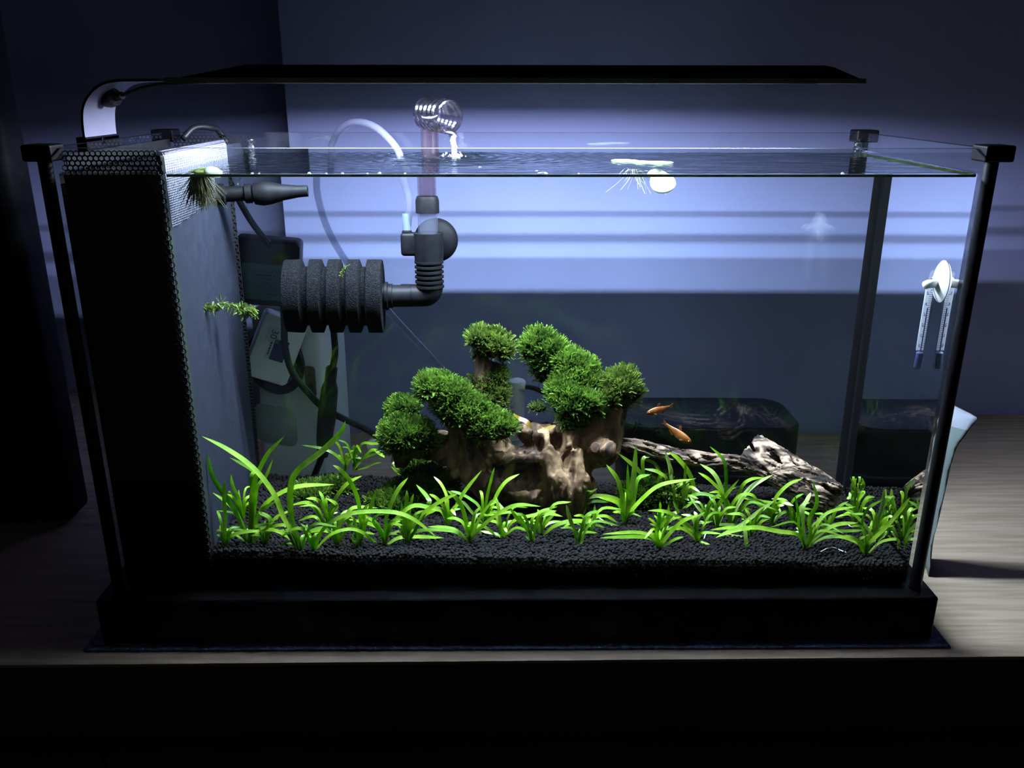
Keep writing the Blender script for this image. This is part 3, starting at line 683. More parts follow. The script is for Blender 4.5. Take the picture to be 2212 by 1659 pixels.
# pump outlet nozzle pointing out of the divider
no = PW(490, 420, .125); ax = np.array([1, .10, .02]); zc = no[2]
nz_ = thing('outlet_nozzle', (XD, no[1], zc), 'black ball-joint pump outlet nozzle sticking out of the divider', 'nozzle')
x0 = XD + .0006
MB().lathe([(0, 0), (0, .0068), (.004, .0068), (.005, .0050), (.016, .0046), (.017, .0062), (.021, .0062), (.0215, .0048)], (x0, no[1], zc), ax, 24).build('socket_pipe', MT['rubber'], nz_, smooth=True)
MB().lathe([(0, .003), (.002, .0068), (.007, .0078), (.012, .0072), (.020, .0052), (.030, .0038), (.036, .0036), (.036, .0026), (.02, .0026)], (x0 + .0205, no[1] + .002, zc), (1, .06, .05), 24).build('nozzle_tip', MT['rubber'], nz_, smooth=True)

# ================================================================== things standing behind the tank
def frame_at(o, ang, yaw=0):                # local frame on a panel facing the camera, turned by ang in the picture plane
    R_ = Matrix.Rotation(yaw, 3, 'Z') @ Matrix.Rotation(ang, 3, 'Y')
    return np.array(o), np.array(R_ @ Vector((1, 0, 0))), np.array(R_ @ Vector((0, 0, 1))), np.array(R_ @ Vector((0, 1, 0)))
def rrect(o, rt, up, w_, h_, r, n=5):
    P = []
    for cx, cy, a0 in ((w_ / 2 - r, h_ / 2 - r, 0), (-w_ / 2 + r, h_ / 2 - r, 90), (-w_ / 2 + r, -h_ / 2 + r, 180), (w_ / 2 - r, -h_ / 2 + r, 270)):
        for k in range(n + 1):
            a = math.radians(a0 + 90 * k / n); P.append(o + rt * (cx + r * math.cos(a)) + up * (cy + r * math.sin(a)))
    return P
# black adapter with a green label
c = PW(576, 592, .186); o, rt, up, nn = frame_at(c, math.radians(6), .12)
ad = thing('power_adapter', (c[0], c[1] + .012, c[2] - .026), 'black power adapter with a dark green printed label behind glass', 'power adapter')
w_, h_ = .047, .047
MB().prism(rrect(o - rt * .001, rt, up, w_, h_, .004), nn * .026).build('casing', MT['black'], ad, bevel=.0012, seg=2, smooth=True)
lc = PW(567, 609, .1855); lc = o + rt * ((lc - o) @ rt) + up * ((lc - o) @ up) - nn * .0003
lab = MB().prism(rrect(lc, rt, up, .0285, .0262, .0006, 2), nn * .00025).build('label', MT['label_green'], ad)
for k, (tx, sz_, dy) in enumerate((('TAKI AQUARIUM', .0030, .0078), ('WARRANTY', .0023, -.0030), ('Void if', .0020, -.0062))):
    text_mesh('label_text', tx, sz_, MT['ink'], lab, lc - nn * .00012 + up * dy + rt * (.002 if k < 2 else .006), rt, up)
def print_row(parent, c_, a_, b_, words, hgt):                   # a printed line too small to read: short ink strokes
    m = MB(); x = -sum(words) / 2 - .0006 * (len(words) - 1) / 2
    for w0 in words:
        m.prism([c_ + a_ * x - b_ * hgt / 2, c_ + a_ * (x + w0) - b_ * hgt / 2, c_ + a_ * (x + w0) + b_ * hgt / 2, c_ + a_ * x + b_ * hgt / 2], -nn * .00008); x += w0 + .0006
    m.build('print_row', MT['ink'], parent)
for dy, dx, ws_ in ((.0050, .002, (.0012, .0030, .0060, .0018)), (.0024, .003, (.0052,)), (-.0002, .002, (.0020, .0024)), (-.0088, .006, (.0020, .0034))): print_row(lab, lc - nn * .00006 + up * dy + rt * dx, rt, up, ws_, .0009)
# white plug-in timer and extension socket
c = PW(596, 757, .215); o, rt, up, nn = frame_at(c, math.radians(24), .3)
def onp(u, v):                                                   # a pixel's point on the timer's face
    d = _ray(u, v); q = PW(u, v, .200); return q + d * (((o - q) @ nn) / (d @ nn))
tm = thing('socket_timer', (c[0], c[1] + .01, c[2] - .026), 'white plug-in timer with paper labels behind the glass, tilted', 'timer')
MB().prism(rrect(o, rt, up, .034, .052, .004), nn * .020).build('casing', MT['white_plastic'], tm, bevel=.0015, smooth=True)
q1 = onp(592, 722); l1 = MB().prism(rrect(q1 - nn * .0002, rt, up, .011, .012, .0004, 1), nn * .0002).build('label', MT['label_white'], tm)
text_mesh('label_text', '30', .0072, MT['ink'], l1, q1 - nn * .0003, -up, rt)
q2 = onp(603, 758); MB().prism(rrect(q2 - nn * .0002, rt, up, .011, .017, .0004, 1), nn * .0002).build('label', MT['ink_blue'], tm)
q3_ = q2 - rt * .0075; l3 = MB().prism(rrect(q3_ - nn * .0002, rt, up, .0036, .017, .0004, 1), nn * .0002).build('label', MT['label_white'], tm)
print_row(l3, q3_ - nn * .0003, up, rt, (.0016, .0012, .0020, .0014, .0018), .0012)
q4 = onp(624, 688); MB().prism(rrect(q4 - nn * .0002, rt, up, .006, .010, .0004, 1), nn * .0002).build('label', MT['label_yellow'], tm)
c = PW(628, 880, .236); o, rt, up, nn = frame_at(c, math.radians(10), -.35)
ex = thing('extension_socket', (c[0], c[1] + .02, .0005), 'white extension socket with switch standing behind the glass', 'extension socket')
hh = c[2] * 2 - .002; o = np.array([c[0], c[1], hh / 2 + .001]); o, rt, up, nn = frame_at(o, math.radians(0), -.35)
MB().prism(rrect(o, rt, up, .062, hh, .012, 8), nn * .040).build('casing', MT['white_plastic'], ex, bevel=.003, seg=3, smooth=True)
sc_ = PW(586, 785, .233); sc_ = o + rt * ((sc_ - o) @ rt) + up * ((sc_ - o) @ up)
MB().lathe([(.0005, .0265), (-.0025, .0275), (-.004, .0265), (-.003, .0205), (.0005, .0200)], sc_, nn, 40).build('socket_ring', MT['dark_ring'], ex, smooth=True)
MB().lathe([(.0003, .0199), (-.001, .0197), (-.0012, 0)], sc_, nn, 36).build('socket_face', MT['grey_plastic'], ex, smooth=True)
sw_ = PW(682, 818, .235); sw_ = o + rt * ((sw_ - o) @ rt) + up * ((sw_ - o) @ up)
MB().prism(rrect(sw_ - nn * .0002, rt, up, .0095, .026, .003), -nn * .002).build('switch', MT['brown_glass'], ex, bevel=.0008, smooth=True)
MB().prism(rrect(sw_ - up * .006 - nn * .0022, rt, up, .0070, .010, .0015), -nn * .001).build('switch_rocker', MT['dark_ring'], ex, bevel=.0004)
text_mesh('switch_mark', '0', .0052, MT['ink'], ex, sw_ - rt * .0075 - up * .005 - nn * .0005, rt, up)
text_mesh('switch_mark', '|', .0065, MT['ink'], ex, sw_ - rt * .0068 + up * .006 - nn * .0005, rt, up)
gp = PW(600, 925, .233); gp = o + rt * ((gp - o) @ rt) + up * ((gp - o) @ up)
MB().prism(rrect(gp - rt * .006 - nn * .0002, rt, up, .040, .034, .008, 6), -nn * .0016).build('lower_socket', MT['grey_plastic'], ex, bevel=.0008, smooth=True)
# grey thermostat clip with a printed strip, its lead, and the black power brick on the right
c = PW(1112, 868, .222)
th_ = thing('thermostat', (c[0], c[1], .0005), 'grey-white heater thermostat behind the moss with temperature print', 'thermostat')
tz = PW(1115, 826, .222)[2]; hw = .0060
MB().lathe([(0, 0), (0, hw), (tz - .012, hw), (tz - .006, hw + .0006), (tz - .0012, hw + .0004), (tz, hw - .0018), (tz, 0)], (c[0] + .002, c[1] + .006, .0006), (0, 0, 1), 28).build('stem', MT['white_plastic'], th_, smooth=True)
MB().tube([(c[0] + .001, c[1] + .004, tz - .0042), (c[0] + .0085, c[1] + .003, tz - .0046)], .0042, 16).build('cable_gland', MT['white_plastic'], th_, smooth=True)
so_ = np.array([c[0] - .0045, c[1] - .002, tz - .0215]); rt = np.array([1, .25, 0]) / np.linalg.norm([1, .25, 0]); up = np.array([-.22, 0, 1]) / np.linalg.norm([-.22, 0, 1])
stp = MB().prism([so_ + rt * a + up * b for a, b in ((-.0050, -.028), (.0050, -.028), (.0048, .004), (.0030, .015), (.0002, .0195), (-.0026, .018), (-.0045, .012))], np.array([0, .0006, 0])).build('print_strip', MT['label_white'], th_)
tag(stp, 'pale strip printed with temperatures')
for k, tx in enumerate(('Max Temp: 35 \u00b0C', 'Temp: 33 \u00b0C')):
    text_mesh('strip_text', tx, .0031, MT['ink'], stp, so_ + rt * (.0024 - k * .0030) - up * .004 + np.array([0, -.0004, 0]), up, -rt)
c0 = PW(1175, 848, .2215)
MB().tube(smooth_path([(c[0] + .0085, c[1] + .003, tz - .0046), PW(1152, 838, .2215), c0, PW(1215, 870, .225), PW(1270, 905, .235), PW(1330, 930, .25)], 24), .0020, 10).build('lead', MT['cable'], th_, smooth='all')
bx0, bx1 = PW(1352, 930, .196)[0], PW(1742, 930, .196)[0]; bz = PW(1550, 862, .196)[2]
bk = thing('power_brick', ((bx0 + bx1) / 2, .235, .0004), 'large rounded black power brick lying behind the back pane', 'power brick')
bz = PW(1550, 926, .196)[2]; y1_ = .20
while PW(1550, 858, y1_)[2] > bz and y1_ < .30: y1_ += .001
xm = (bx0 + bx1) / 2; ym = (.196 + y1_) / 2
P = rrect(np.array([xm, ym, .0006]), np.array([1., 0, 0]), np.array([0, 1., 0]), bx1 - bx0, y1_ - .196, .020, 7)
MB().prism(P, (0, 0, bz - .0006)).build('casing', MT['black'], bk, bevel=.0025, seg=3, smooth=True)
P = rrect(np.array([xm, ym, bz * .5]), np.array([1., 0, 0]), np.array([0, 1., 0]), bx1 - bx0 + .0010, y1_ - .196 + .0010, .0205, 7)
MB().prism(P, (0, 0, .0012)).build('seam', MT['dark_ring'], bk)
sr = PW(1378, 930, .205); ds = np.array([1, .05, -.22]); ds /= np.linalg.norm(ds); st0 = PW(1370, 922, .204); st1 = PW(1416, 938, .206); dv_ = st1 - st0; ll = np.linalg.norm(dv_)
prof = [(0, .0022)]
for k in range(6): a = ll * k / 6; prof += [(a + .0002, .0046), (a + ll / 12, .0046), (a + ll / 12 + .0002, .0026), (a + ll / 6 - .0002, .0026)]
MB().lathe(prof, st0, dv_, 20, cap=True).build('strain_relief', MT['cable'], bk, smooth=True)
MB().tube(smooth_path([st0 + dv_ * .1, PW(1340, 914, .203), PW(1300, 902, .205), PW(1250, 905, .212), PW(1190, 920, .225)], 20), .0022, 10).build('lead', MT['cable'], bk, smooth='all')

# pump lead, inline plug and its lead
pl = thing('pump_cable', tuple(PW(548, 480, .19)), 'black pump cable running down behind the divider to the adapter', 'cable')
MB().tube(smooth_path([PX(395, 300, .150), PX(420, 276, .158), PX(455, 276, .168), PX(478, 290, .178), PW(500, 400, .184), PW(520, 440, .185), PW(548, 486, .186), PW(578, 524, .187), PW(592, 545, .192)], 40), .0022, 10).build('cable', MT['cable'], pl, smooth='all')
c2 = thing('adapter_cable', tuple(PW(616, 700, .19)), 'black cable hanging from the adapter past the white socket', 'cable')
MB().tube(smooth_path([PW(612, 655, .196), PW(614, 700, .193), PW(616, 750, .192), PW(632, 805, .192), PW(672, 855, .194), PW(700, 882, .198), PW(745, 906, .203), PW(800, 932, .206), PW(835, 962, .206), PW(870, 985, .21)], 40), .0026, 10).build('cable', MT['cable'], c2, smooth='all')
c3 = thing('inline_plug', tuple(PW(700, 1000, .186)), 'long black inline plug hanging vertically behind the glass', 'plug')
a, b = PW(717, 792, .186), PW(697, 985, .186); dd = b - a; ll = np.linalg.norm(dd)
prof = [(0, .0036)]
for k in range(5): prof += [(.0012 + k * .0024, .0044), (.0024 + k * .0024, .0044), (.0025 + k * .0024, .0036 + k * .0002)]
prof += [(.015, .0056), (.018, .0063), (ll * .55, .0070), (ll * .8, .0062), (ll, .0040), (ll + .001, 0)]
MB().lathe(prof, a, dd, 20).build('plug_body', MT['cable'], c3, smooth=True)
MB().tube(smooth_path([PW(720, 660, .190), PW(721, 715, .188), PW(724, 760, .186), PW(719, 792, .186), a + dd * .05], 16), .0025, 10).build('upper_cable', MT['cable'], c3, smooth='all')
MB().tube(smooth_path([b - dd * .03, PW(690, 1000, .187), PW(682, 1020, .19), PW(676, 1035, .195)], 10), .0024, 10).build('lower_cable', MT['cable'], c3, smooth='all')
# small white cable clip at the back
c = PW(806, 960, .205); cl = thing('cable_clip', tuple(c), 'small round white cable clip beside the mossy driftwood', 'clip')
MB().lathe([(0, 0), (0, .0042), (.002, .0052), (.005, .0050), (.0065, .003), (.0068, 0)], c, (.2, -1, .2), 20).build('clip_body', MT['white_plastic'], cl, smooth=True)
MB().box(c + [0, .004, -.004], (.004, .004, .004)).build('clip_foot', MT['white_plastic'], cl, bevel=.0008)

# ================================================================== thermometer on the right pane
ty = .0305; tx0 = .2390
t0, t1 = PW(2008, 603, ty), PW(1984, 800, ty); tx0 = (t0[0] + t1[0]) / 2
thm = thing('thermometer', (tx0, ty, t1[2]), 'glass thermometer with blue column held by a white suction cup', 'thermometer')
zt, zb = t0[2] + .0055, t1[2]; vdir = np.array([0.02, 0, 1]); bot = np.array([tx0, ty, zb])
MB().lathe([(0, 0), (.0006, .0018), (.0018, .0026), (zt - zb - .002, .0026), (zt - zb - .0006, .0016), (zt - zb, 0)], bot, vdir, 20).build('glass_tube', clear('thermo_glass', (.985, .985, .99), .08), thm, smooth=True, fix=False)
MB().lathe([(.0008, 0), (.0012, .0016), (.0020, .0022), (.0110, .0022), (.0120, .0010), (.0122, 0)], bot, vdir, 18).build('bulb', MT['ink_blue'], thm, smooth=True)
cz0 = zb + .0125; cz1 = zt - .006
card = MB().box((tx0, ty + .0006, (cz0 + cz1) / 2), (.0044, .0005, cz1 - cz0)).build('scale_card', MT['therm_card'], thm)
MB().box((tx0 + .0004, ty - .0002, cz0 + (cz1 - cz0) * .30), (.0005, .0005, (cz1 - cz0) * .62)).build('blue_column', M('blue_spirit', (.01, .01, .30), .4, var=.1, vscale=60), card)
mbt = MB()
for k in range(28):
    z = cz0 + .002 + k * (cz1 - cz0 - .008) / 27; lw_ = .0016 if k % 5 else .0030
    mbt.box((tx0 + .0021 - lw_ / 2 - .0001, ty + .00005, z), (lw_, .0002, .00022))
mbt.build('tick_marks', MT['ink'], card)['kind'] = 'stuff'
for k in range(6): text_mesh('scale_digit', str(k), .0024, MT['ink'], card, (tx0 - .0008, ty + .0001, cz0 + .003 + k * (cz1 - cz0 - .009) / 5.3), (1, 0, 0), (0, 0, 1))
text_mesh('scale_digit', '\u00b0C', .0022, MT['ink'], card, (tx0 + .0004, ty + .0001, cz1 - .0016), (1, 0, 0), (0, 0, 1))
hz = PW(2000, 612, ty)[2]
MB().tube(smooth_path([(tx0 - .0038, ty - .0026, hz - .0008), (tx0 - .0030, ty - .0036, hz), (tx0, ty - .0038, hz + .0004), (tx0 + .004, ty - .0012, hz + .0006)], 10), .0026, 12).build('holder_ring', MT['cup_w'], thm, smooth='all')
MB().lathe([(-.0062, .0022), (-.0044, .0034), (-.0034, .0066), (-.0014, .0110), (-.0002, .0124), (0, .0120), (0, 0)], (.24598, ty - .0005, hz + .0012), (1, 0, 0), 30).build('suction_cup', MT['cup_w'], thm, smooth=True)

# ================================================================== things beside the tank
# pouch standing against the right side
pb = PZ(2003, 1243, .0012); P0 = np.array([pb[0] - .006, pb[1], .0012])
def pp(u, v, y): return PX(u, v, y)
out_l = [(1993, 1218), (1998, 1120), (2003, 1060), (2008, 1000), (2020, 940), (2030, 900), (2057, 875)]
out_r = [(2006, 1246), (2012, 1180), (2027, 1120), (2043, 1050), (2057, 990), (2078, 948), (2110, 908), (2095, 893), (2057, 875)]
yb_ = P0[1]
Lp = smooth_path([pp(u, v, yb_ + .014) for u, v in out_l], 22); Rp = smooth_path([pp(u, v, yb_) for u, v in out_r[:7]] + [pp(2096, 893, yb_ + .006)], 22)
mb = MB(); V = []; F_ = []; K = 7
for i in range(23):
    for k in range(K):
        t = k / (K - 1); q = Lp[i] * (1 - t) + Rp[i] * t; bul = .004 * math.sin(math.pi * t) * math.sin(math.pi * min(1, i / 22 + .1)) + .0008 * math.sin(i * 1.7 + k)
        V.append(q + np.array([.2, -1, .1]) * bul)
    for k in range(K):
        t = k / (K - 1); q = Lp[i] * (1 - t) + Rp[i] * t; V.append(q + np.array([.010, .016, 0]) * math.sin(math.pi * (.12 + .76 * t)) * (1 - i / 24) + np.array([.001, .001, 0]))
W2 = 2 * K
for i in range(22):
    r0, r1 = i * W2, (i + 1) * W2
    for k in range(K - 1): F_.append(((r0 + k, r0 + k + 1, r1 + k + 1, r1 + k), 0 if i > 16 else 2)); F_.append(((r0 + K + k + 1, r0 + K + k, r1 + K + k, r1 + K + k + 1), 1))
    F_.append(((r0 + K - 1, r0 + W2 - 1, r1 + W2 - 1, r1 + K - 1), 1)); F_.append(((r0 + K, r0, r1, r1 + K), 1))
for i in (0, 22):
    r0 = i * W2
    for k in range(K - 1): F_.append(((r0 + k, r0 + K + k, r0 + K + k + 1, r0 + k + 1), 1))
for f_, mi in F_: mb.add([V[j] for j in f_], [(0, 1, 2, 3)], mi)
po = mb.build('pouch', [MT['bag'], MT['bag_side'], MT['bag_low']], fix=False)
bm = bmesh.new(); bm.from_mesh(po.data); bmesh.ops.remove_doubles(bm, verts=bm.verts, dist=1e-5); bmesh.ops.recalc_face_normals(bm, faces=bm.faces); bm.to_mesh(po.data); bm.free()
po.data.polygons.foreach_set('use_smooth', [True] * len(po.data.polygons))
tag(po, 'crumpled pale grey plastic pouch standing right of the tank', 'pouch')
# dark loudspeaker at the left edge
q = PZ(157, 1138, 0); xr, yf = q[0], q[1]
spk = thing('loudspeaker', (xr - .07, yf + .06, 0), 'slim black loudspeaker standing at the left edge beside the tank', 'loudspeaker')
MB().box((xr - .07, yf + .019, .206), (.14, .030, .405)).build('cabinet_body', MT['black_matte'], spk, bevel=.006, seg=3, smooth=True)
MB().box((xr - .07, yf + .0020, .206), (.128, .004, .385)).build('front_grille', MT['foam'], spk, bevel=.0015)
for dx in (-.05, .05): MB().lathe([(0, .007), (.0035, .008), (.0035, 0)], (xr - .07 + dx, yf + .019, 0), (0, 0, 1), 12).build('foot', MT['rubber'], spk, smooth=True)
# shallow tray behind it
a = PZ(128, 905, .006); b = PZ(172, 868, .006)
d1 = (b - a)[:2]; d1 /= np.linalg.norm(d1); d2 = np.array([-d1[1], d1[0]])
def q3(s_, t_, z): return (a[0] + d1[0] * s_ + d2[0] * t_, a[1] + d1[1] * s_ + d2[1] * t_, z)
tr = thing('tray', q3(.02, .04, 0), 'flat dark tray with a pale rim lying on the worktop at left', 'tray')
MB().prism([q3(-.055, .003, .0006), q3(.040, .003, .0006), q3(.040, .10, .0006), q3(-.055, .10, .0006)], (0, 0, .003)).build('tray_floor', MT['black_matte'], tr)
mb = MB()
for s0, s1, t0_, t1_ in ((-.058, .043, 0, .003), (-.058, .043, .10, .103), (-.058, -.055, .003, .10), (.040, .043, .003, .10)):
    mb.prism([q3(s0, t0_, .0004), q3(s1, t0_, .0004), q3(s1, t1_, .0004), q3(s0, t1_, .0004)], (0, 0, .0066))
mb.build('rim', MT['white_plastic'], tr)

# ================================================================== driftwood stump with moss
K7 = 3.568
def Z7(x, y, d): return PW(800 + x / K7, 690 + y / K7, d + .022)      # traced on an enlargement of the stump
S7 = .335e-3 / K7                                                # metres per traced unit
drift = thing('driftwood_stump', tuple(Z7(1300, 1420, .085)), 'gnarled brown driftwood stump with moss-covered branches', 'driftwood')
segs = [ # a, b, radius a, radius b (traced units)
    ((1480, 1400, .080), (1520, 1000, .085), 210, 170), ((1520, 1050, .085), (1800, 800, .092), 170, 125), ((1780, 1000, .090), (1800, 720, .092), 140, 115),
    ((1800, 760, .092), (1960, 560, .090), 110, 60), ((1760, 760, .095), (1560, 450, .100), 120, 70), ((1560, 450, .100), (1340, 200, .105), 70, 40),
    ((1450, 950, .082), (1190, 860, .084), 150, 70), ((1350, 1150, .078), (900, 1180, .082), 190, 120), ((1000, 1120, .085), (560, 1000, .095), 150, 110),
    ((640, 1010, .095), (230, 930, .100), 110, 80), ((240, 940, .1), (230, 1080, .1), 70, 60), ((800, 1000, .090), (640, 720, .085), 130, 80), ((640, 720, .085), (440, 560, .085), 80, 50),
    ((960, 980, .088), (860, 480, .092), 90, 60), ((860, 520, .092), (960, 400, .094), 55, 45), ((890, 460, .092), (850, 170, .094), 45, 28),
    ((1250, 1290, .070), (900, 1290, .074), 130, 90), ((950, 1250, .076), (700, 1180, .080), 100, 70), ((1560, 1300, .066), (1650, 1330, .075), 120, 90), ((1450, 1250, .066), (1480, 1400, .060), 70, 40), ((1740, 1000, .080), (1815, 1000, .064), 80, 62), ((1310, 900, .068), (1420, 1180, .060), 55, 45), ((1420, 1180, .060), (1500, 1400, .060), 45, 35), ((1560, 950, .068), (1620, 1250, .062), 55, 45), ((1000, 1080, .066), (1330, 1060, .060), 50, 45), ((900, 1230, .066), (1250, 1370, .058), 55, 50),
]
lo = np.array([-.110, .060, TZ + .012]); hi = np.array([.104, .152, TZ + .162]); h = .00125
G = grid(lo, hi, h)
Wp = G + .0035 * np.stack([fbm(G * 70 + 3, 2), fbm(G * 70 + 31, 2), fbm(G * 70 + 57, 2)], -1)
f = None
for a, b, ra, rb in segs:
    d = cone(Wp, Z7(*a), Z7(*b), ra * S7, rb * S7); f = d if f is None else smin(f, d, .006)
for (x, y, dd), r in ((((1180, 1250, .060)), (.017, .010, .0075)), ((1420, 945, .068), (.0060, .008, .0070)), ((1500, 1060, .066), (.0040, .007, .0085)), ((1130, 960, .066), (.013, .009, .006)), ((1680, 1130, .070), (.010, .008, .010)), ((980, 1180, .066), (.009, .007, .004)), ((1640, 920, .070), (.006, .008, .007))):
    f = smax(f, -ell(Wp, Z7(x, y, dd), r), .003)
ax_ = G - np.array(Z7(1500, 1000, .085)); flow = np.stack([G[..., 0] * 170 + 2.2 * fbm(G * 38, 2) - G[..., 2] * 40, G[..., 1] * 170, G[..., 2] * 22 + 1.2 * fbm(G * 50 + 9, 2)], -1)
f = f + .0030 * (np.abs(fbm(flow, 3)) * 2 - .55) + .00025 * fbm(G * 420, 2)
V, Fq = nets(f, lo, h)
raw('trunk', V, Fq, MT['drift'], drift)
kn = Z7(1735, 985, .062)
MB().lathe([(0, .0036), (.0007, .0034), (.0009, .0016), (.001, 0)], kn, (-.45, -1, .25), 14).build('cut_face', MT['cut'], drift, smooth=True)

# moss fronds: a short stem with paired leaflets
def frond_template(n=5):
    V = []; F = []
    for i in range(n):
        t = (i + .4) / n; b = np.array([0, .10 * t * t, t]); s_ = .26 * (1 - .55 * t)
        for sd in (-1, 1):
            k = len(V); V += [b, b + [sd * s_ * .95, .10, .10], b + [sd * s_ * .45, .02, .30]]; F.append((k, k + 1, k + 2))
    k = len(V); V += [(-.03, 0, 0), (.03, 0, 0), (.012, .1, 1), (-.05, .12, .9), (.06, .12, .9), (0, .14, 1.18)]; F += [(k, k + 1, k + 2), (k + 3, k + 4, k + 5)]
    return np.array(V, float), np.array(F)
FT_V, FT_F = frond_template()
def fronds(name, P, N, size, mat, parent, seed):
    g = np.random.default_rng(seed); k = len(P)
    N = N + g.normal(0, .45, N.shape); N /= np.linalg.norm(N, axis=1)[:, None]
    A = g.normal(0, 1, N.shape); A -= N * (A * N).sum(1)[:, None]; A /= np.linalg.norm(A, axis=1)[:, None]; B = np.cross(N, A)
    s_ = size * g.uniform(.55, 1.3, k)
    loc = FT_V[None] * s_[:, None, None]
    V = P[:, None] + loc[..., 0:1] * A[:, None] + loc[..., 1:2] * B[:, None] + loc[..., 2:3] * N[:, None]
    F = FT_F[None] + (np.arange(k) * len(FT_V))[:, None, None]
    o = raw(name, V.reshape(-1, 3), F.reshape(-1, 3), mat, parent, smooth=False); o['kind'] = 'stuff'; return o
def moss_clump(blobs, mat, parent, seed, size=.0042, dens=1.0, name='moss_cushion'):
    g = np.random.default_rng(seed)
    B = [(np.array(c), np.array(r)) for c, r in blobs]
    lo = np.min([c - r for c, r in B], 0) - .003; hi = np.max([c + r for c, r in B], 0) + .003; hh = .0012
    G = grid(lo, hi, hh); f = None
    for c, r in B:
        d = ell(G, c, r); f = d if f is None else smin(f, d, .004)
    f = f + .0022 * fbm(G * 190, 2) + .0025 * fbm(G * 70 + 5, 2)
    V, Fq = nets(f, lo, hh)
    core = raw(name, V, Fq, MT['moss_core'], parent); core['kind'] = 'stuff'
    tri = V[Fq]; c = tri.mean(1); n = np.cross(tri[:, 2] - tri[:, 0], tri[:, 3] - tri[:, 1]); ar = np.linalg.norm(n, axis=1); ok = ar > 1e-12; c, n, ar = c[ok], n[ok], ar[ok]; n /= ar[:, None]
    k = int(ar.sum() / 2 / (.00125 ** 2) * dens)
    up = np.clip(.35 + .65 * n[:, 2] - .35 * n[:, 1], .12, 1.3)
    i = g.choice(len(c), k, p=ar * up / (ar * up).sum())
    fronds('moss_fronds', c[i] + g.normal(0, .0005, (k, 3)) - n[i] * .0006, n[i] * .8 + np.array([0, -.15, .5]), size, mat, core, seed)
    return core
def blob(x, y, d, rx, ry, rd=None): return (Z7(x, y, d), (rx * S7, (rd or (rx + ry) * .5) * S7, ry * S7))
moss_clump([blob(300, 880, .082, 190, 110), blob(230, 930, .088, 130, 110), blob(420, 930, .083, 90, 70)], MT['moss'], drift, 1)
moss_clump([blob(270, 680, .100, 110, 70), blob(220, 730, .100, 80, 70)], MT['moss'], drift, 2, .0038)
moss_clump([blob(440, 520, .080, 90, 75), blob(520, 540, .080, 110, 80), blob(640, 620, .078, 130, 110), blob(760, 720, .074, 150, 120), blob(900, 820, .070, 150, 110), blob(1010, 840, .070, 90, 90), blob(620, 700, .076, 110, 80)], MT['moss'], drift, 3)
moss_clump([blob(940, 560, .092, 110, 110), blob(900, 640, .088, 110, 70), blob(820, 480, .092, 70, 40), blob(980, 450, .092, 80, 70)], MT['moss_o'], drift, 4, .0040)
moss_clump([blob(860, 140, .094, 80, 50), blob(960, 200, .092, 90, 85), blob(1040, 260, .092, 50, 50), blob(800, 170, .094, 50, 30)], MT['moss_o'], drift, 5, .0042)
moss_clump([blob(820, 290, .094, 40, 25)], MT['moss_o'], drift, 15, .0034)
moss_clump([blob(1300, 150, .104, 110, 65), blob(1290, 240, .102, 110, 100), blob(1430, 240, .100, 80, 80), blob(1320, 350, .100, 80, 90), blob(1320, 440, .100, 50, 60)], MT['moss'], drift, 6)
moss_clump([blob(1500, 320, .098, 110, 80), blob(1600, 400, .094, 120, 90), blob(1520, 480, .090, 130, 90), blob(1680, 500, .088, 110, 80)], MT['moss'], drift, 7)
moss_clump([blob(1480, 560, .086, 120, 100), blob(1560, 660, .080, 130, 110), blob(1560, 780, .078, 90, 80), blob(1720, 640, .078, 110, 80), blob(1700, 720, .078, 100, 60)], MT['moss'], drift, 8)
moss_clump([blob(1880, 520, .084, 100, 85), blob(1960, 480, .088, 80, 70), blob(2010, 560, .088, 70, 60), blob(1850, 620, .080, 90, 70), blob(1940, 640, .086, 60, 60)], MT['moss_o'], drift, 9, .0044)
moss_clump([blob(1280, 680, .086, 40, 16)], MT['moss_o'], drift, 16, .0030)

def moss_thing(blobs, mat, seed, label, size=.004, dens=1.0):
    b = np.array(blobs[0][0]); t = thing('moss_clump', (b[0], b[1], b[2] - blobs[0][1][2]), label, 'moss'); moss_clump(blobs, mat, t, seed, size, dens); return t
def KA(x, y, d): return PW(400 + x / 3.687, 880 + y / 3.687, d)
SA = .32e-3 / 3.687
def blobA(x, y, d, rx, ry, rd): return (KA(x, y, d), (rx * SA, rd * SA, ry * SA))
def onsoil(u, v, r): p = PSOIL(u, v); return ((p[0], p[1], p[2] + r[2] * .35), r)
moss_thing([onsoil(890, 1090, (.019, .015, .013)), onsoil(935, 1072, (.016, .013, .016)), onsoil(845, 1100, (.016, .013, .009)), onsoil(900, 1050, (.010, .009, .017))], MT['moss'], 21, 'low green moss mound on the soil left of the stump')
moss_thing([onsoil(705, 1062, (.015, .012, .004)), onsoil(672, 1068, (.012, .010, .0035)), onsoil(735, 1058, (.009, .009, .004))], MT['moss'], 22, 'short moss carpet patch on soil behind the left plants', .0042)
moss_thing([onsoil(1415, 1088, (.020, .012, .017)), onsoil(1370, 1092, (.013, .011, .013)), onsoil(1465, 1085, (.012, .010, .012))], MT['moss'], 23, 'dark moss patch under the thin cactus wood strip', .0036)
st_ = thing('moss_strand', tuple(PW(480, 660, .075)), 'loose moss strand drifting in front of the grey divider', 'moss')
pa = smooth_path([PW(420, 652, .06), PW(450, 662, .065), PW(480, 655, .07), PW(510, 662, .08), PW(530, 668, .085), PW(550, 672, .085)], 60)
MB().tube(pa, .0003, 5).build('strand_stem', MT['moss_o'], st_, smooth='all')
g = np.random.default_rng(5); ii = np.concatenate([g.integers(0, 61, 150), g.integers(44, 61, 70)]); P_ = np.array(pa)[ii] + g.normal(0, .0010, (220, 3)) * [1, 1, 1.1]
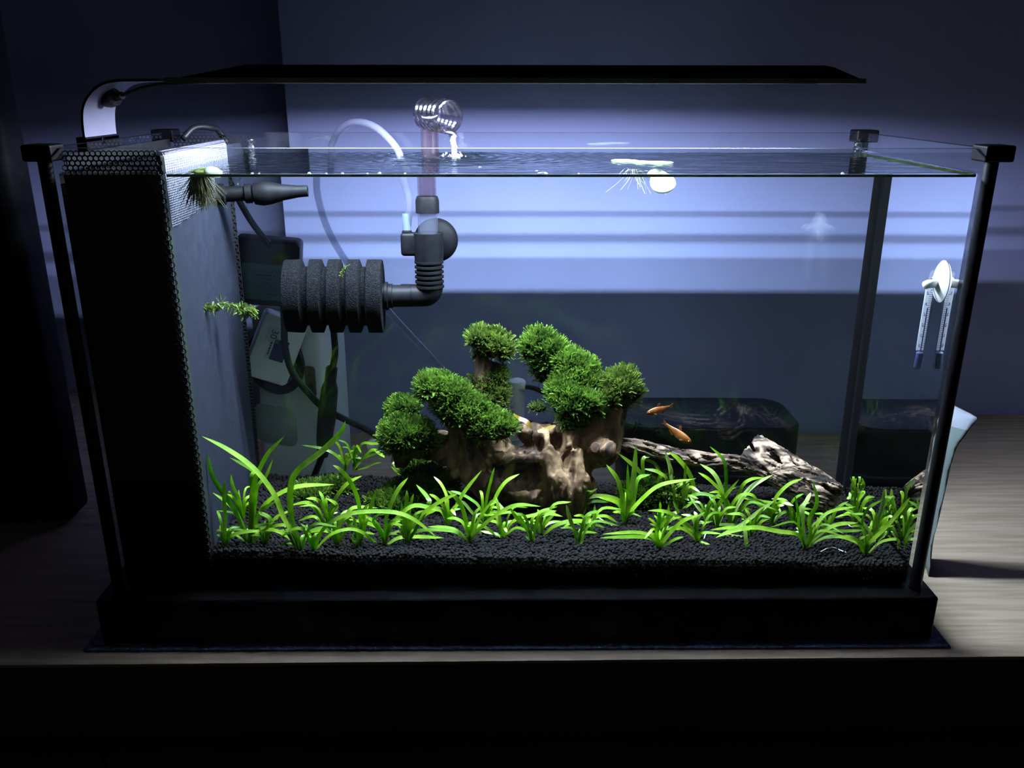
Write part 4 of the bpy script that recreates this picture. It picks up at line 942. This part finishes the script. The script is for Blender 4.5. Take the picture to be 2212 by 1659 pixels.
fronds('moss_fronds', P_, np.tile([0, -.2, -.8], (220, 1)) + g.normal(0, .7, (220, 3)), .0040, MT['moss_o'], st_, 6)
bt = thing('moss_scrap', tuple(PW(745, 585, .112)), 'tiny green moss scrap caught in a sponge groove', 'moss')
g = np.random.default_rng(8); P_ = np.array([PW(747 - k * .5, 575 + k, .1125) for k in range(24)]); fronds('moss_fronds', P_, np.tile([.2, -.6, .4], (24, 1)), .0024, MT['moss_o'], bt, 9)

# ================================================================== cactus wood
def cholla(name, label, a, b, r0, r1, seed, half=False, h=.0008):
    a, b = np.array(a), np.array(b); ax = (b - a); L = np.linalg.norm(ax); ax /= L; upv = np.array([0, 0, 1.]); n2 = upv - ax * (upv @ ax); n2 /= np.linalg.norm(n2); n1 = np.cross(ax, n2)
    m = max(r0, r1) + .004; lo = np.minimum(a, b) - m; hi = np.maximum(a, b) + m; G = grid(lo, hi, h); D = G - a
    s_ = D @ ax; p1 = D @ n1; p2 = D @ n2; t = np.clip(s_ / L, 0, 1)
    p1 = p1 + .0016 * np.sin(s_ * 90 + seed); p2 = p2 + .0012 * np.sin(s_ * 70 + 2 * seed)
    rr = np.hypot(p1, p2 * (1.25 if half else 1)); th = np.arctan2(p2, p1); R_ = r0 + (r1 - r0) * t + .0012 * fbm(np.stack([s_ * 60, th * 1.5, s_ * 0 + seed], -1), 2)
    wall_ = .0028
    f = np.abs(rr - (R_ - wall_ / 2)) - wall_ / 2
    f = smax(f, np.maximum(-s_, s_ - L - .004 * fbm(np.stack([th * 2, p1 * 90, p2 * 90], -1), 2)), .001)
    q = th + s_ * 45 + .4 * fbm(G * 60, 2); nth = 7; cell = np.round(q / (2 * math.pi / nth)); dq = (q - cell * 2 * math.pi / nth) * R_
    ls = .021; off = (cell % 3) / 3; ds = ((s_ / ls + off + .15 * np.sin(cell * 2.1)) % 1 - .5) * ls
    hole = (np.hypot(dq / (.0022 + .0008 * np.sin(cell * 3.7)), ds / .0070) - 1) * .0022
    f = smax(f, -hole, .0012)
    f = f + .0019 * (np.abs(fbm(np.stack([s_ * 45, th * R_ * 520 + 2.5 * np.sin(s_ * 60), rr * 260], -1), 3)) * 2 - .5)
    V, Fq = nets(f, lo, h); zb = V[:, 2].min()
    o = thing(name, ((a[0] + b[0]) / 2, (a[1] + b[1]) / 2, zb), label, 'wood')
    raw('wood_shell', V, Fq, MT['cholla'], o); return o
cholla('cactus_wood', 'thick hollow cactus wood log sloping down to the right', PW(1618, 975, .128), PW(1800, 1078, .092), .0142, .0112, 1)
cholla('cactus_wood', 'thin pale cactus wood strip lying left of the thick log', PW(1338, 962, .118), PW(1655, 1012, .122), .0058, .0070, 2, half=True, h=.0008)

# small yellow leaves caught on the stump
def leaf_mesh(mb, pts, wmax, face, n=12, thick=.00012, prof=None, mi=0):
    P = smooth_path(pts, n); K = len(P); V = []
    for i, q in enumerate(P):
        t = P[min(i + 1, K - 1)] - P[max(i - 1, 0)]; t /= np.linalg.norm(t) + 1e-12; s_ = np.cross(t, face); s_ /= np.linalg.norm(s_) + 1e-12; nrm = np.cross(s_, t)
        x = i / (K - 1); wd = wmax * (prof(x) if prof else (.50 + .50 * min(1, x / .35)) * (1 - max(0, (x - .70) / .30) ** 2.6) + .04)
        V += [q - s_ * wd / 2 + nrm * wd * .09, q + nrm * thick, q + s_ * wd / 2 + nrm * wd * .09, q - nrm * thick]
    F = []
    for i in range(K - 1):
        a = i * 4
        for j in range(4): F.append((a + j, a + (j + 1) % 4, a + 4 + (j + 1) % 4, a + 4 + j))
    F += [(0, 3, 2, 1), tuple(4 * (K - 1) + j for j in range(4))]
    mb.add(V, F, mi)
for lab, pts in (('yellow dead leaf stuck upright on top of the stump', ((1105, 740), (1150, 760), (1210, 800), (1245, 840))), ('olive yellow leaf scrap lying right on the stump top', ((1290, 870), (1340, 850), (1430, 825)))):
    P = [Z7(x, y + (6 if k % 2 else -6), .058 + .002 * (k % 2)) for k, (x, y) in enumerate(pts)]; mb = MB(); leaf_mesh(mb, P, .0036, np.array([.25, -.6, .75]))
    tag(mb.build('dead_leaf', MT['yleaf'], smooth=True), lab, 'leaf')

# ================================================================== fish
def fish(label, head, tail, R, y0, y1):
    a, b = PW(*head, y0), PW(*tail, y1); ax = b - a; L = np.linalg.norm(ax); ax /= L
    side = np.cross(ax, [0, 0, 1.]); side /= np.linalg.norm(side); up = np.cross(side, ax)
    t = thing('fish', tuple((a + b) / 2 - up * R), label, 'fish', 'small orange fish')
    prof = [(0, 0, 0), (.015, .30, .25), (.06, .56, .5), (.14, .80, .75), (.26, .98, .95), (.36, 1, 1), (.48, .90, .85), (.60, .68, .62), (.72, .46, .42), (.82, .34, .28), (.90, .30, .18), (.93, .26, .10), (.935, 0, 0)]
    V = []; n = 18
    for s_, ru, rs in prof:
        bel = -.12 * R * math.sin(math.pi * min(1, s_ / .6)) if s_ < .6 else 0
        for j in range(n):
            th = 2 * math.pi * j / n; V.append(a + ax * s_ * L + up * (ru * R * math.cos(th) + bel) + side * rs * R * .52 * math.sin(th))
    F = [(i * n + j, i * n + (j + 1) % n, (i + 1) * n + (j + 1) % n, (i + 1) * n + j) for i in range(len(prof) - 1) for j in range(n)]
    MB().add(V, F).build('body', MT['fish'], t, smooth='all')
    def fin(name, pts): MB().prism([a + ax * L * s_ + up * R * u_ - side * .00012 for s_, u_ in pts], side * .00024).build(name, MT['fin'], t)
    fin('tail_fin', ((.90, .20), (1.06, .62), (1.02, .12), (1.0, 0), (1.02, -.12), (1.06, -.62), (.90, -.20)))
    fin('dorsal_fin', ((.42, .85), (.50, 1.65), (.57, 1.55), (.54, .72)))
    fin('anal_fin', ((.54, -.75), (.60, -1.25), (.76, -.62), (.74, -.40)))
    for sd in (-1, 1):
        e = a + ax * L * .085 + up * R * .12 + side * sd * R * .27
        ey = MB().lathe([(-.0003, 0), (-.0002, R * .16), (R * .06, R * .13), (R * .10, 0)], e, side * sd, 14).build('eye', MT['eye_ring'], t, smooth='all')
        MB().lathe([(0, R * .085), (R * .05, R * .06), (R * .06, 0)], e + side * sd * R * .07, side * sd, 12).build('pupil', MT['eye'], ey, smooth='all')
        MB().prism([a + ax * L * s_ + up * R * u_ + side * sd * R * (.42 + q_) for s_, u_, q_ in ((.22, -.35, 0), (.30, -.75, .25), (.34, -.60, .2), (.27, -.25, 0))], side * sd * .0002).build('pectoral_fin', MT['fin'], t)
fish('orange fish swimming left above the power brick, the upper of two', (1397, 893), (1451, 877), .0029, .096, .104)
fish('orange fish diving down to the right, the lower of two', (1493, 957), (1434, 913), .0033, .088, .098)

# ================================================================== grassy plants: traced leaf by leaf, each plant rooted where it meets the soil
Q = {'A': (400, 880, 3.687), 'B': (900, 960, 3.687), 'C': (1400, 960, 3.568)}
# (sheet, base, label, [leaf paths: (x, y), ...], kinds)   n normal, d deep green, p pale
PL = [
 ('A', (510, 1085), 'tall grassy plant beside the divider with one broad upright leaf', ['n 520,900 540,650 640,400 790,230', 'n 500,1050 440,900 360,780 220,680', 'd 400,830 230,570 105,370', 'n 590,850 700,720 900,630 1190,615', 'n 545,900 575,640 640,560 700,410', 'n 700,950 860,940', 'n 360,985 290,975 210,985', 'd 540,800 530,560 540,500 355,400']),
 ('A', (320, 1115), 'single upright leaf of a small plant nearest the divider', ['n 318,900 310,700 315,585', 'n 360,1030 480,990 600,985']),
 ('A', (460, 880), 'small plant with three short upright leaves behind the tall plant', ['n 440,760 385,640 365,535', 'n 448,800 435,740 425,655', 'n 400,740 335,690', 'n 380,840 270,835']),
 ('A', (915, 1145), 'pale-based plant with the two longest arching leaves at left', ['L 860,1020 780,870 700,680 540,480 330,330 80,230', 'L 885,1000 845,880 840,640 900,500 1090,350 1240,200 1275,110', 'p 950,1060 965,1000 970,930', 'n 860,1060 720,980 560,975', 'd 860,1090 800,1080 755,1135']),
 ('A', (640, 1100), 'low plant with drooping leaves between the two tallest plants', ['n 625,1000 640,900', 'n 660,1000 720,880 860,815', 'd 600,960 560,950 720,915', 'n 650,1040 650,980', 'd 680,900 600,830 730,745']),
 ('A', (1140, 975), 'plant with a leaf rising right in front of the moss carpet', ['n 1145,880 1200,720 1300,600 1410,545', 'n 1110,930 1060,840 980,760 835,780', 'n 1060,890 1000,870 905,905', 'n 1130,860 1060,740 960,725', 'n 1170,850 1210,780 1120,720']),
 ('A', (1210, 1095), 'short plant with small leaves curling left near the glass', ['n 1180,1010 1080,980 940,1000', 'n 1215,1000 1260,900 1330,860', 'd 1190,1010 1180,920', 'n 1240,1040 1300,960 1340,920']),
 ('A', (1030, 1140), 'plant at the front glass with one very long leaf arching right', ['n 1100,970 1300,850 1600,830 1800,880 2010,1040', 'n 1150,1020 1300,970 1420,1000 1510,1085']),
 ('A', (1385, 1095), 'plant with a broad leaf leaning left over the moss carpet', ['n 1400,950 1380,750 1320,600 1240,500 1175,460', 'n 1410,1000 1460,850 1530,640', 'n 1370,1000 1290,890 1340,800 1530,800', 'n 1340,1060 1340,1000', 'd 1420,1020 1530,1080', 'n 1430,960 1420,830 1470,765']),
 ('A', (1590, 1085), 'plant with one tall leaf pointing right in front of low moss', ['n 1600,900 1640,770 1700,650 1775,560', 'n 1640,940 1800,790 1950,800 2040,830', 'n 1560,980 1450,920 1290,890', 'n 1700,1040 1850,1030 2060,1075', 'n 1540,940 1440,870 1360,830', 'd 1560,1000 1500,900 1560,840']),
 ('A', (1760, 1075), 'narrow upright plant left of the stump with a low right leaf', ['n 1750,900 1765,750 1765,660', 'n 1790,950 1900,840 2050,740 2170,690', 'n 1730,950 1725,760', 'd 1850,985 2130,985 2210,1050', 'n 1780,900 1800,760 1820,690', 'n 1800,960 1920,850 1990,830', 'd 1930,790 1930,720 1840,615']),
 ('B', (250, 645), 'plant with thin crossed leaves just left of the stump', ['n 250,500 235,400 190,310 135,255', 'n 265,600 330,460 400,350 520,205', 'n 230,520 160,430 100,395', 'n 270,560 300,500 350,480']),
 ('B', (425, 775), 'front plant with leaves fanning both ways before the stump', ['n 400,640 360,500 300,410 245,370', 'n 440,720 520,560 620,430', 'n 330,690 230,660 90,655', 'n 460,720 560,620 700,520 820,480 990,495', 'n 470,660 540,655 645,740', 'n 380,640 310,590 240,590', 'p 420,640 460,640 520,720']),
 ('B', (535, 625), 'plant with two tall leaves standing against the stump hollow', ['n 560,430 590,300 620,185', 'n 600,500 650,380 720,290 820,235', 'd 500,500 420,430 340,390 270,370', 'n 560,570 630,560', 'n 440,540 390,480 350,445']),
 ('B', (685, 738), 'small plant in front of the stump with a straight middle leaf', ['n 665,620 650,500 628,410', 'n 700,690 730,620 790,610', 'n 760,620 900,570 1040,550 1165,575', 'n 780,670 860,680 935,715', 'n 640,720 580,730 510,805']),
 ('B', (920, 772), 'tiny two-leaved plant in front of the stump', ['n 900,700 850,640 800,590 735,490', 'n 930,720 880,660', 'd 880,740 870,760']),
 ('B', (995, 710), 'plant right of the tiny one with low arching leaves', ['n 960,640 900,620 830,600', 'n 1005,670 1060,625 1150,610', 'n 1100,650 1230,610 1370,620 1500,665', 'n 920,640 930,580 1000,530 1125,495', 'n 1010,650 1100,540 1000,580']),
 ('B', (1285, 792), 'plant with one broad pale leaf standing at the glass, center', ['P 1260,700 1220,590 1190,480', 'n 1300,740 1340,700 1440,705', 'd 1320,760 1330,640 1390,570']),
 ('B', (1365, 710), 'plant with a short white-lit leaf right of center', ['P 1410,640 1420,480', 'n 1330,660 1340,580 1400,560', 'n 1310,640 1240,620 1170,660', 'd 1380,690 1430,620', 'n 1400,600 1500,570 1600,625']),
 ('B', (1220, 570), 'plant at the foot of the stump with a wide arch to the right', ['n 1240,500 1300,440 1450,410 1600,440 1660,520', 'n 1330,540 1345,420 1440,350', 'n 1180,540 1180,600', 'd 1270,520 1400,455 1530,460']),
 ('B', (1660, 630), 'tall plant right of the stump with one straight upright leaf', ['P 1690,450 1730,250 1748,5', 'n 1640,450 1600,280 1510,160', 'n 1690,560 1800,430 1950,320 2212,275', 'd 1680,430 1680,150', 'n 1665,590 1690,560 1740,530', 'n 1640,570 1620,420', 'n 1620,500 1560,450 1440,420', 'd 1720,480 1760,280 1860,240', 'n 1700,440 1650,350']),
 ('B', (1860, 500), 'bushy plant behind the tall one under the cactus wood', ['n 1850,330 1760,200 1605,70', 'n 1800,150 1860,90 1945,60', 'n 1940,300 1900,160 1780,110', 'p 2020,270 2010,150 1975,50', 'n 1990,300 1920,220 1810,195', 'd 1900,330 1800,260', 'n 1960,420 1920,330 1930,240', 'n 1900,480 1850,400 1770,330']),
 ('B', (1930, 828), 'front plant with two leaves lying flat to the left', ['d 1890,760 1760,735 1460,745', 'n 1880,740 1750,700 1480,715', 'n 1960,780 2050,670 2140,600 2260,560', 'n 2000,790 2060,755 2130,735']),
 ('C', (85, 692), 'small tufted plant right of the flat-lying leaves', ['n 60,620 20,580 0,570', 'n 95,640 150,560 160,460', 'd 82,600 85,480', 'n 100,650 200,560 230,500', 'n 70,640 10,610', 'p 190,540 230,530 190,440']),
 ('C', (380, 755), 'front plant with a long leaf arching far left', ['n 340,660 230,560 120,515 0,510', 'n 400,700 450,680 570,690', 'n 400,750 430,770 470,830', 'n 330,690 230,640 130,660', 'n 350,680 290,640 250,600', 'd 360,650 390,560 440,520']),
 ('C', (250, 500), 'dense plant below the cactus wood with many upright leaves', ['n 270,380 285,250 290,130', 'n 200,440 205,310', 'n 350,420 330,250 240,120 160,60', 'p 180,270 160,150 130,50', 'n 150,420 230,320 370,260', 'n 280,420 310,300', 'n 230,400 90,380 0,440', 'd 260,440 400,380 570,420', 'p 290,420 300,330 320,300']),
 ('C', (450, 610), 'plant with pale leaves in the middle of the right group', ['p 440,560 380,480 315,395', 'n 460,560 445,500', 'p 400,600 420,640 390,600 310,525', 'n 440,540 500,420 680,330', 'n 470,580 560,440 700,270']),
 ('C', (640, 625), 'tall plant with broad white-lit leaf before the cactus log', ['P 610,500 560,330 500,220 400,150', 'P 640,560 720,420 820,310 960,235', 'n 600,420 480,280 385,215', 'p 610,540 580,480 555,450', 'n 620,520 700,400 800,390 860,470', 'n 630,540 560,380 470,370', 'd 600,400 600,250 580,120 475,15', 'n 650,520 720,330 790,270 890,255', 'n 660,560 720,500 800,440 1090,460']),
 ('C', (530, 640), 'short upright plant left of the tall white-lit one', ['n 530,580 540,520', 'n 550,600 580,530', 'd 520,590 500,500', 'n 545,620 640,640 690,640']),
 ('C', (790, 705), 'plant with long pale leaves sweeping up to the right', ['p 600,715 720,620 850,520 980,430', 'n 840,640 880,590 945,565', 'n 800,640 830,570 900,480', 'n 780,660 650,640 480,660']),
 ('C', (945, 620), 'plant under the cactus log with leaves crossing leftward', ['n 920,520 870,450 730,400', 'n 960,560 1000,480 1050,470', 'p 1010,540 1010,500 980,480', 'n 950,560 980,420 1080,310 1195,262', 'd 970,580 1060,520 1090,620', 'n 930,560 820,440 690,400']),
 ('C', (755, 785), 'single short white-lit leaf standing alone at the front', ['P 750,700 740,590', 'd 765,760 770,740']),
 ('C', (1120, 620), 'small plant at the lower end of the cactus log', ['n 1110,560 1090,480', 'd 1130,540 1080,470 1000,440', 'n 1130,560 1190,500 1270,500', 'd 1100,480 1140,410 1200,380']),
 ('C', (1215, 802), 'large front plant with a tall twisted leaf, right side', ['n 1250,700 1240,580 1300,450 1270,280', 'd 1165,660 1155,530 1130,390', 'n 1185,650 1210,540', 'n 1300,620 1400,520 1600,480', 'n 1160,700 1000,670 820,640 640,670 520,720', 'n 1330,730 1470,710 1600,750 1660,800', 'n 1310,700 1450,620 1620,605', 'n 1200,690 1140,640', 'p 1190,520 1225,430 1255,370', 'n 1290,680 1310,560']),
 ('C', (1380, 700), 'thin plant behind the large front one at right', ['n 1385,620 1410,540', 'd 1420,670 1540,668 1670,668', 'n 1360,660 1330,600 1300,560']),
 ('C', (1680, 848), 'front plant by the right post with leaves to both sides', ['n 1700,770 1830,640 1950,500 2070,410', 'n 1650,770 1560,715 1480,712', 'n 1780,760 1900,730 1990,760 2030,810', 'n 1640,800 1620,740 1710,690', 'n 1690,760 1660,790']),
 ('C', (1755, 745), 'upright plant behind the rightmost front plant', ['P 1760,620 1800,480 1820,330', 'd 1650,640 1690,500 1810,425', 'n 1720,690 1640,590 1540,500', 'n 1800,700 1900,640 2065,710', 'n 1750,640 1760,510', 'n 1780,680 1850,560 1930,570', 'n 1830,690 1920,670 1990,720 2030,800']),
 ('C', (1600, 630), 'plant near the back corner with a thin upright leaf', ['n 1585,470 1600,360 1555,250', 'n 1610,480 1640,390 1660,370 1620,440', 'n 1620,560 1680,420 1750,405', 'd 1590,500 1560,430', 'n 1590,540 1500,490']),
 ('C', (1895, 440), 'two-leaved plant closest to the right back corner', ['n 1900,360 1930,260', 'n 1880,430 1850,410 1760,370']),
 ('C', (1990, 700), 'plant against the right pane with broad curled leaves', ['n 2080,620 2060,540 1940,530', 'n 2060,520 2000,450 1970,410', 'n 2100,440 2090,400 2035,340', 'n 2010,640 2030,570 2090,600']),
 ('A', (1350, 485), 'small plant at the back below the cable clip', ['d 1350,430 1345,380 1365,320', 'd 1400,420 1480,380 1530,370', 'n 1400,300 1500,290 1570,285', 'n 1480,345 1550,370 1590,400', 'n 1440,480 1500,450 1565,440']),
 ('A', (1275, 490), 'plant at the back with one thin leaf bending left', ['d 1270,460 1200,380 1100,330 925,300', 'd 1280,450 1285,420']),
 ('A', (1715, 520), 'tuft of short upright leaves between the moss mounds', ['n 1715,480 1720,435', 'n 1700,500 1650,450', 'n 1740,490 1770,430', 'n 1690,520 1640,470', 'n 1820,450 1880,420 1930,412']),
 ('A', (1640, 150), 'thin leaf tip poking out of the left branch moss', ['n 1635,100 1620,50']),
]
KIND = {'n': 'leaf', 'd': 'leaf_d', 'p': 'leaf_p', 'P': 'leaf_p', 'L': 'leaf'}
rl = random.Random(11)
for sh, bs, lab, leaves in PL:
    ox, oy, kk = Q[sh]; up_ = lambda x, y: (ox + x / kk, oy + y / kk)
    b = PSOIL(*up_(*bs))
    if sh == 'A' and bs == (1640, 150): b = PW(*up_(*bs), .112)
    y0 = b[1]
    t = thing('grass_plant', (b[0], b[1], b[2] - .001), lab, 'plant', 'grassy foreground plants')
    for lf in leaves:
        kd, *cs = lf.split(); cs = [tuple(map(float, c.split(','))) for c in cs]
        n = len(cs); dy = rl.uniform(-.012, .012)
        if y0 + dy < .014: dy = rl.uniform(0, .008)
        if y0 + dy > .158: dy = -rl.uniform(0, .010)
        start = np.array(b) + np.array([rl.uniform(-.0012, .0012), rl.uniform(-.0008, .0008), -.0015])
        pts = [start]
        for i, c in enumerate(cs):
            p = PW(*up_(*c), y0 + dy * ((i + 1) / n) ** 1.3)
            p[0] = min(max(p[0], XD + .0015), .2440); p[2] = max(p[2], soil_h(p[0]) + .0012); pts.append(p)
        ln = sum(np.linalg.norm(np.array(a) - np.array(c)) for a, c in zip(pts[:-1], pts[1:]))
        wd = min(.0030, .0014 + ln * .024) * rl.uniform(.85, 1.12) * {'P': 1.25, 'L': 1.15}.get(kd, 1)
        face = np.array([rl.uniform(-.35, .35), -.72, .62])
        mb = MB(); leaf_mesh(mb, pts, wd, face, n=max(10, 4 * n + 4))
        o = mb.build('leaf', MT[KIND[kd]], t, smooth=True)
    for k in range(0 if lab.startswith(('thin leaf', 'single short')) else 5):           # short young leaves round the crown
        an = rl.uniform(0, 6.28); ln = rl.uniform(.012, .036); lean = rl.uniform(.25, .95); h_ = np.array([math.cos(an), math.sin(an) * .6, 0])
        pts = [np.array(b) + [0, 0, -.0015], np.array(b) + h_ * ln * lean * .35 + [0, 0, ln * .55], np.array(b) + h_ * ln * lean + [0, 0, ln * (.9 - .5 * lean)]]
        for q_ in pts: q_[0] = min(max(q_[0], XD + .002), .2438); q_[1] = min(max(q_[1], YF + .003), YB - .003)
        mb = MB(); leaf_mesh(mb, pts, rl.uniform(.0013, .0021), np.array([rl.uniform(-.3, .3), -.75, .6]), n=9); mb.build('leaf', MT[rl.choice(('leaf', 'leaf', 'leaf_d'))], t, smooth=True)
    if lab.startswith('pale-based'):
        mb = MB()
        for dx in (-.0016, .0004, .0022): leaf_mesh(mb, [b + [dx, 0, -.001], b + [dx * .8 - .003, .001, .008], b + [dx * .6 - .008, .002, .017]], .0028, np.array([0, -1., .2]))
        mb.build('leaf_base', MT['stem'], t, smooth='all')

# loose white rootlets on the soil
for lab, pts in (('white curled rootlet on the soil before the right front plants', ((1330, 845), (1380, 820), (1430, 815), (1480, 835), (1525, 852))), ('white curled rootlet on the soil before the long left-arching plant', ((430, 745), (440, 715), (460, 695), (490, 700))), ('white rootlet lying behind the large right front plant', ((1530, 620), (1550, 645), (1580, 655))), ('thin white rootlet lying under the cactus log end', ((1370, 572), (1430, 585), (1500, 583)))):
    P = [PSOIL(1400 + x / 3.568, 960 + y / 3.568) + [0, 0, .0018] for x, y in pts]
    tag(MB().tube(smooth_path(P, 16), .0004, 6).build('rootlet', MT['root_w'], smooth='all'), lab, 'root')
for lab, pts in (('white hooked root standing left of the stump', ((200, 520), (220, 560), (232, 640))), ('white wavy rootlet lying right of the white-lit leaf', ((1450, 608), (1500, 640), (1540, 650), (1555, 670)))):
    P = [PSOIL(900 + x / 3.687, 960 + y / 3.687) + [0, 0, .0022] for x, y in pts]
    tag(MB().tube(smooth_path(P, 12), .0005, 6).build('rootlet', MT['root_w'], smooth='all'), lab, 'root')

# ================================================================== floating plants
def pad(mb, c, r, n=18, tilt=(0, 0, 1), th=.0008):
    c = np.array(c); nrm = np.array(tilt, float); nrm /= np.linalg.norm(nrm); a = np.cross(nrm, [0, 1, 0.]); a /= np.linalg.norm(a); b_ = np.cross(nrm, a)
    prof = [(-th, .0), (-th * .9, .6), (-th * .3, .95), (0, 1), (th * .3, .92), (th * .5, .5), (th * .4, 0)]
    V = [c + nrm * d + r * k * (a * math.cos(2 * math.pi * j / n) * (1 - .15 * math.cos(2 * math.pi * j / n)) + b_ * math.sin(2 * math.pi * j / n)) for d, k in prof for j in range(n)]
    mb.add(V, [(i * n + j, i * n + (j + 1) % n, (i + 1) * n + (j + 1) % n, (i + 1) * n + j) for i in range(len(prof) - 1) for j in range(n)])
def rootbush(c, k, ln, spread, mat, parent, seed):
    g = random.Random(seed); mb = MB()
    for i in range(k):
        x, y = g.gauss(0, spread), g.gauss(0, spread); l = ln * g.uniform(.5, 1.1)
        p0 = np.array(c) + [x * .4, y * .4, -.0006]; mb.tube(smooth_path([p0, p0 + [x * .5, y * .4, -l * .5], p0 + [x * 1.1 + g.gauss(0, .001), y, -l]], 6), [.00028 - .00003 * q for q in range(7)], 4, cap=False)
    o = mb.build('roots', mat, parent, smooth='all', fix=False); o['kind'] = 'stuff'; return o
c = PZ(430, 372, WZ); c[0] = max(c[0], XD + .013); f1 = thing('floating_plant', tuple(c), 'floating plant with yellowish bushy roots beside the steel mesh', 'floating plant')
for dx, dy, r, tl in ((.004, .000, .0075, (.1, -.15, 1)), (-.003, .003, .0060, (-.2, -.1, 1)), (.0085, -.004, .0050, (.45, -.5, 1))):
    mb = MB(); pad(mb, c + [dx, dy, .0006], r, tilt=tl); mb.build('pad_leaf', MT['float_green' if r > .0055 else 'float_leaf'], f1, smooth='all')
rootbush(c + [.001, 0, 0], 260, .018, .0033, MT['root'], f1, 3)
a, b = PZ(1345, 349, WZ), PZ(1420, 353, WZ); c = (a + b) / 2; f2 = thing('floating_plant', tuple(c), 'floating plant with bright round pads, center right of surface', 'floating plant')
for q, r in ((a, .0085), (b, .0085), (c + [0, -.004, 0], .0080)):
    mb = MB(); pad(mb, q + [0, 0, .0006], r); mb.build('pad_leaf', MT['float_leaf'], f2, smooth='all')
hb = PW(1428, 392, .060); mb = MB(); hb = np.array([hb[0], .060, hb[2] - .0005]); pad(mb, hb, .0078, tilt=(.05, -.75, .6)); mb.build('drooping_leaf', MT['float_leaf'], f2, smooth='all')
rootbush(np.array([PW(1375, 395, .075)[0], .075, WZ - .003]), 26, .012, .0055, MT['root_w'], f2, 4)
# small bubbles along the water line at the front pane
for k, u in enumerate((545, 560, 668, 705, 740, 794, 820, 875, 1180, 1250, 1820)):
    p = PX(u, 377, YF + .0016); r = (.0009, .0006, .0011, .0007)[k % 4]; mb = MB(); mb.lathe([(-r, 0), (-r * .7, r * .7), (0, r), (r * .7, r * .7), (r, 0)], (p[0], YF + .0016, WZ - .0002), (0, 0, 1), 10)
    tag(mb.build('water_bubble', sw, smooth='all'), 'tiny bright bubble at the front water line, %s from the left' % ('first second third fourth fifth sixth seventh eighth ninth tenth eleventh'.split()[k]), 'bubble', 'bubbles along the front water line')
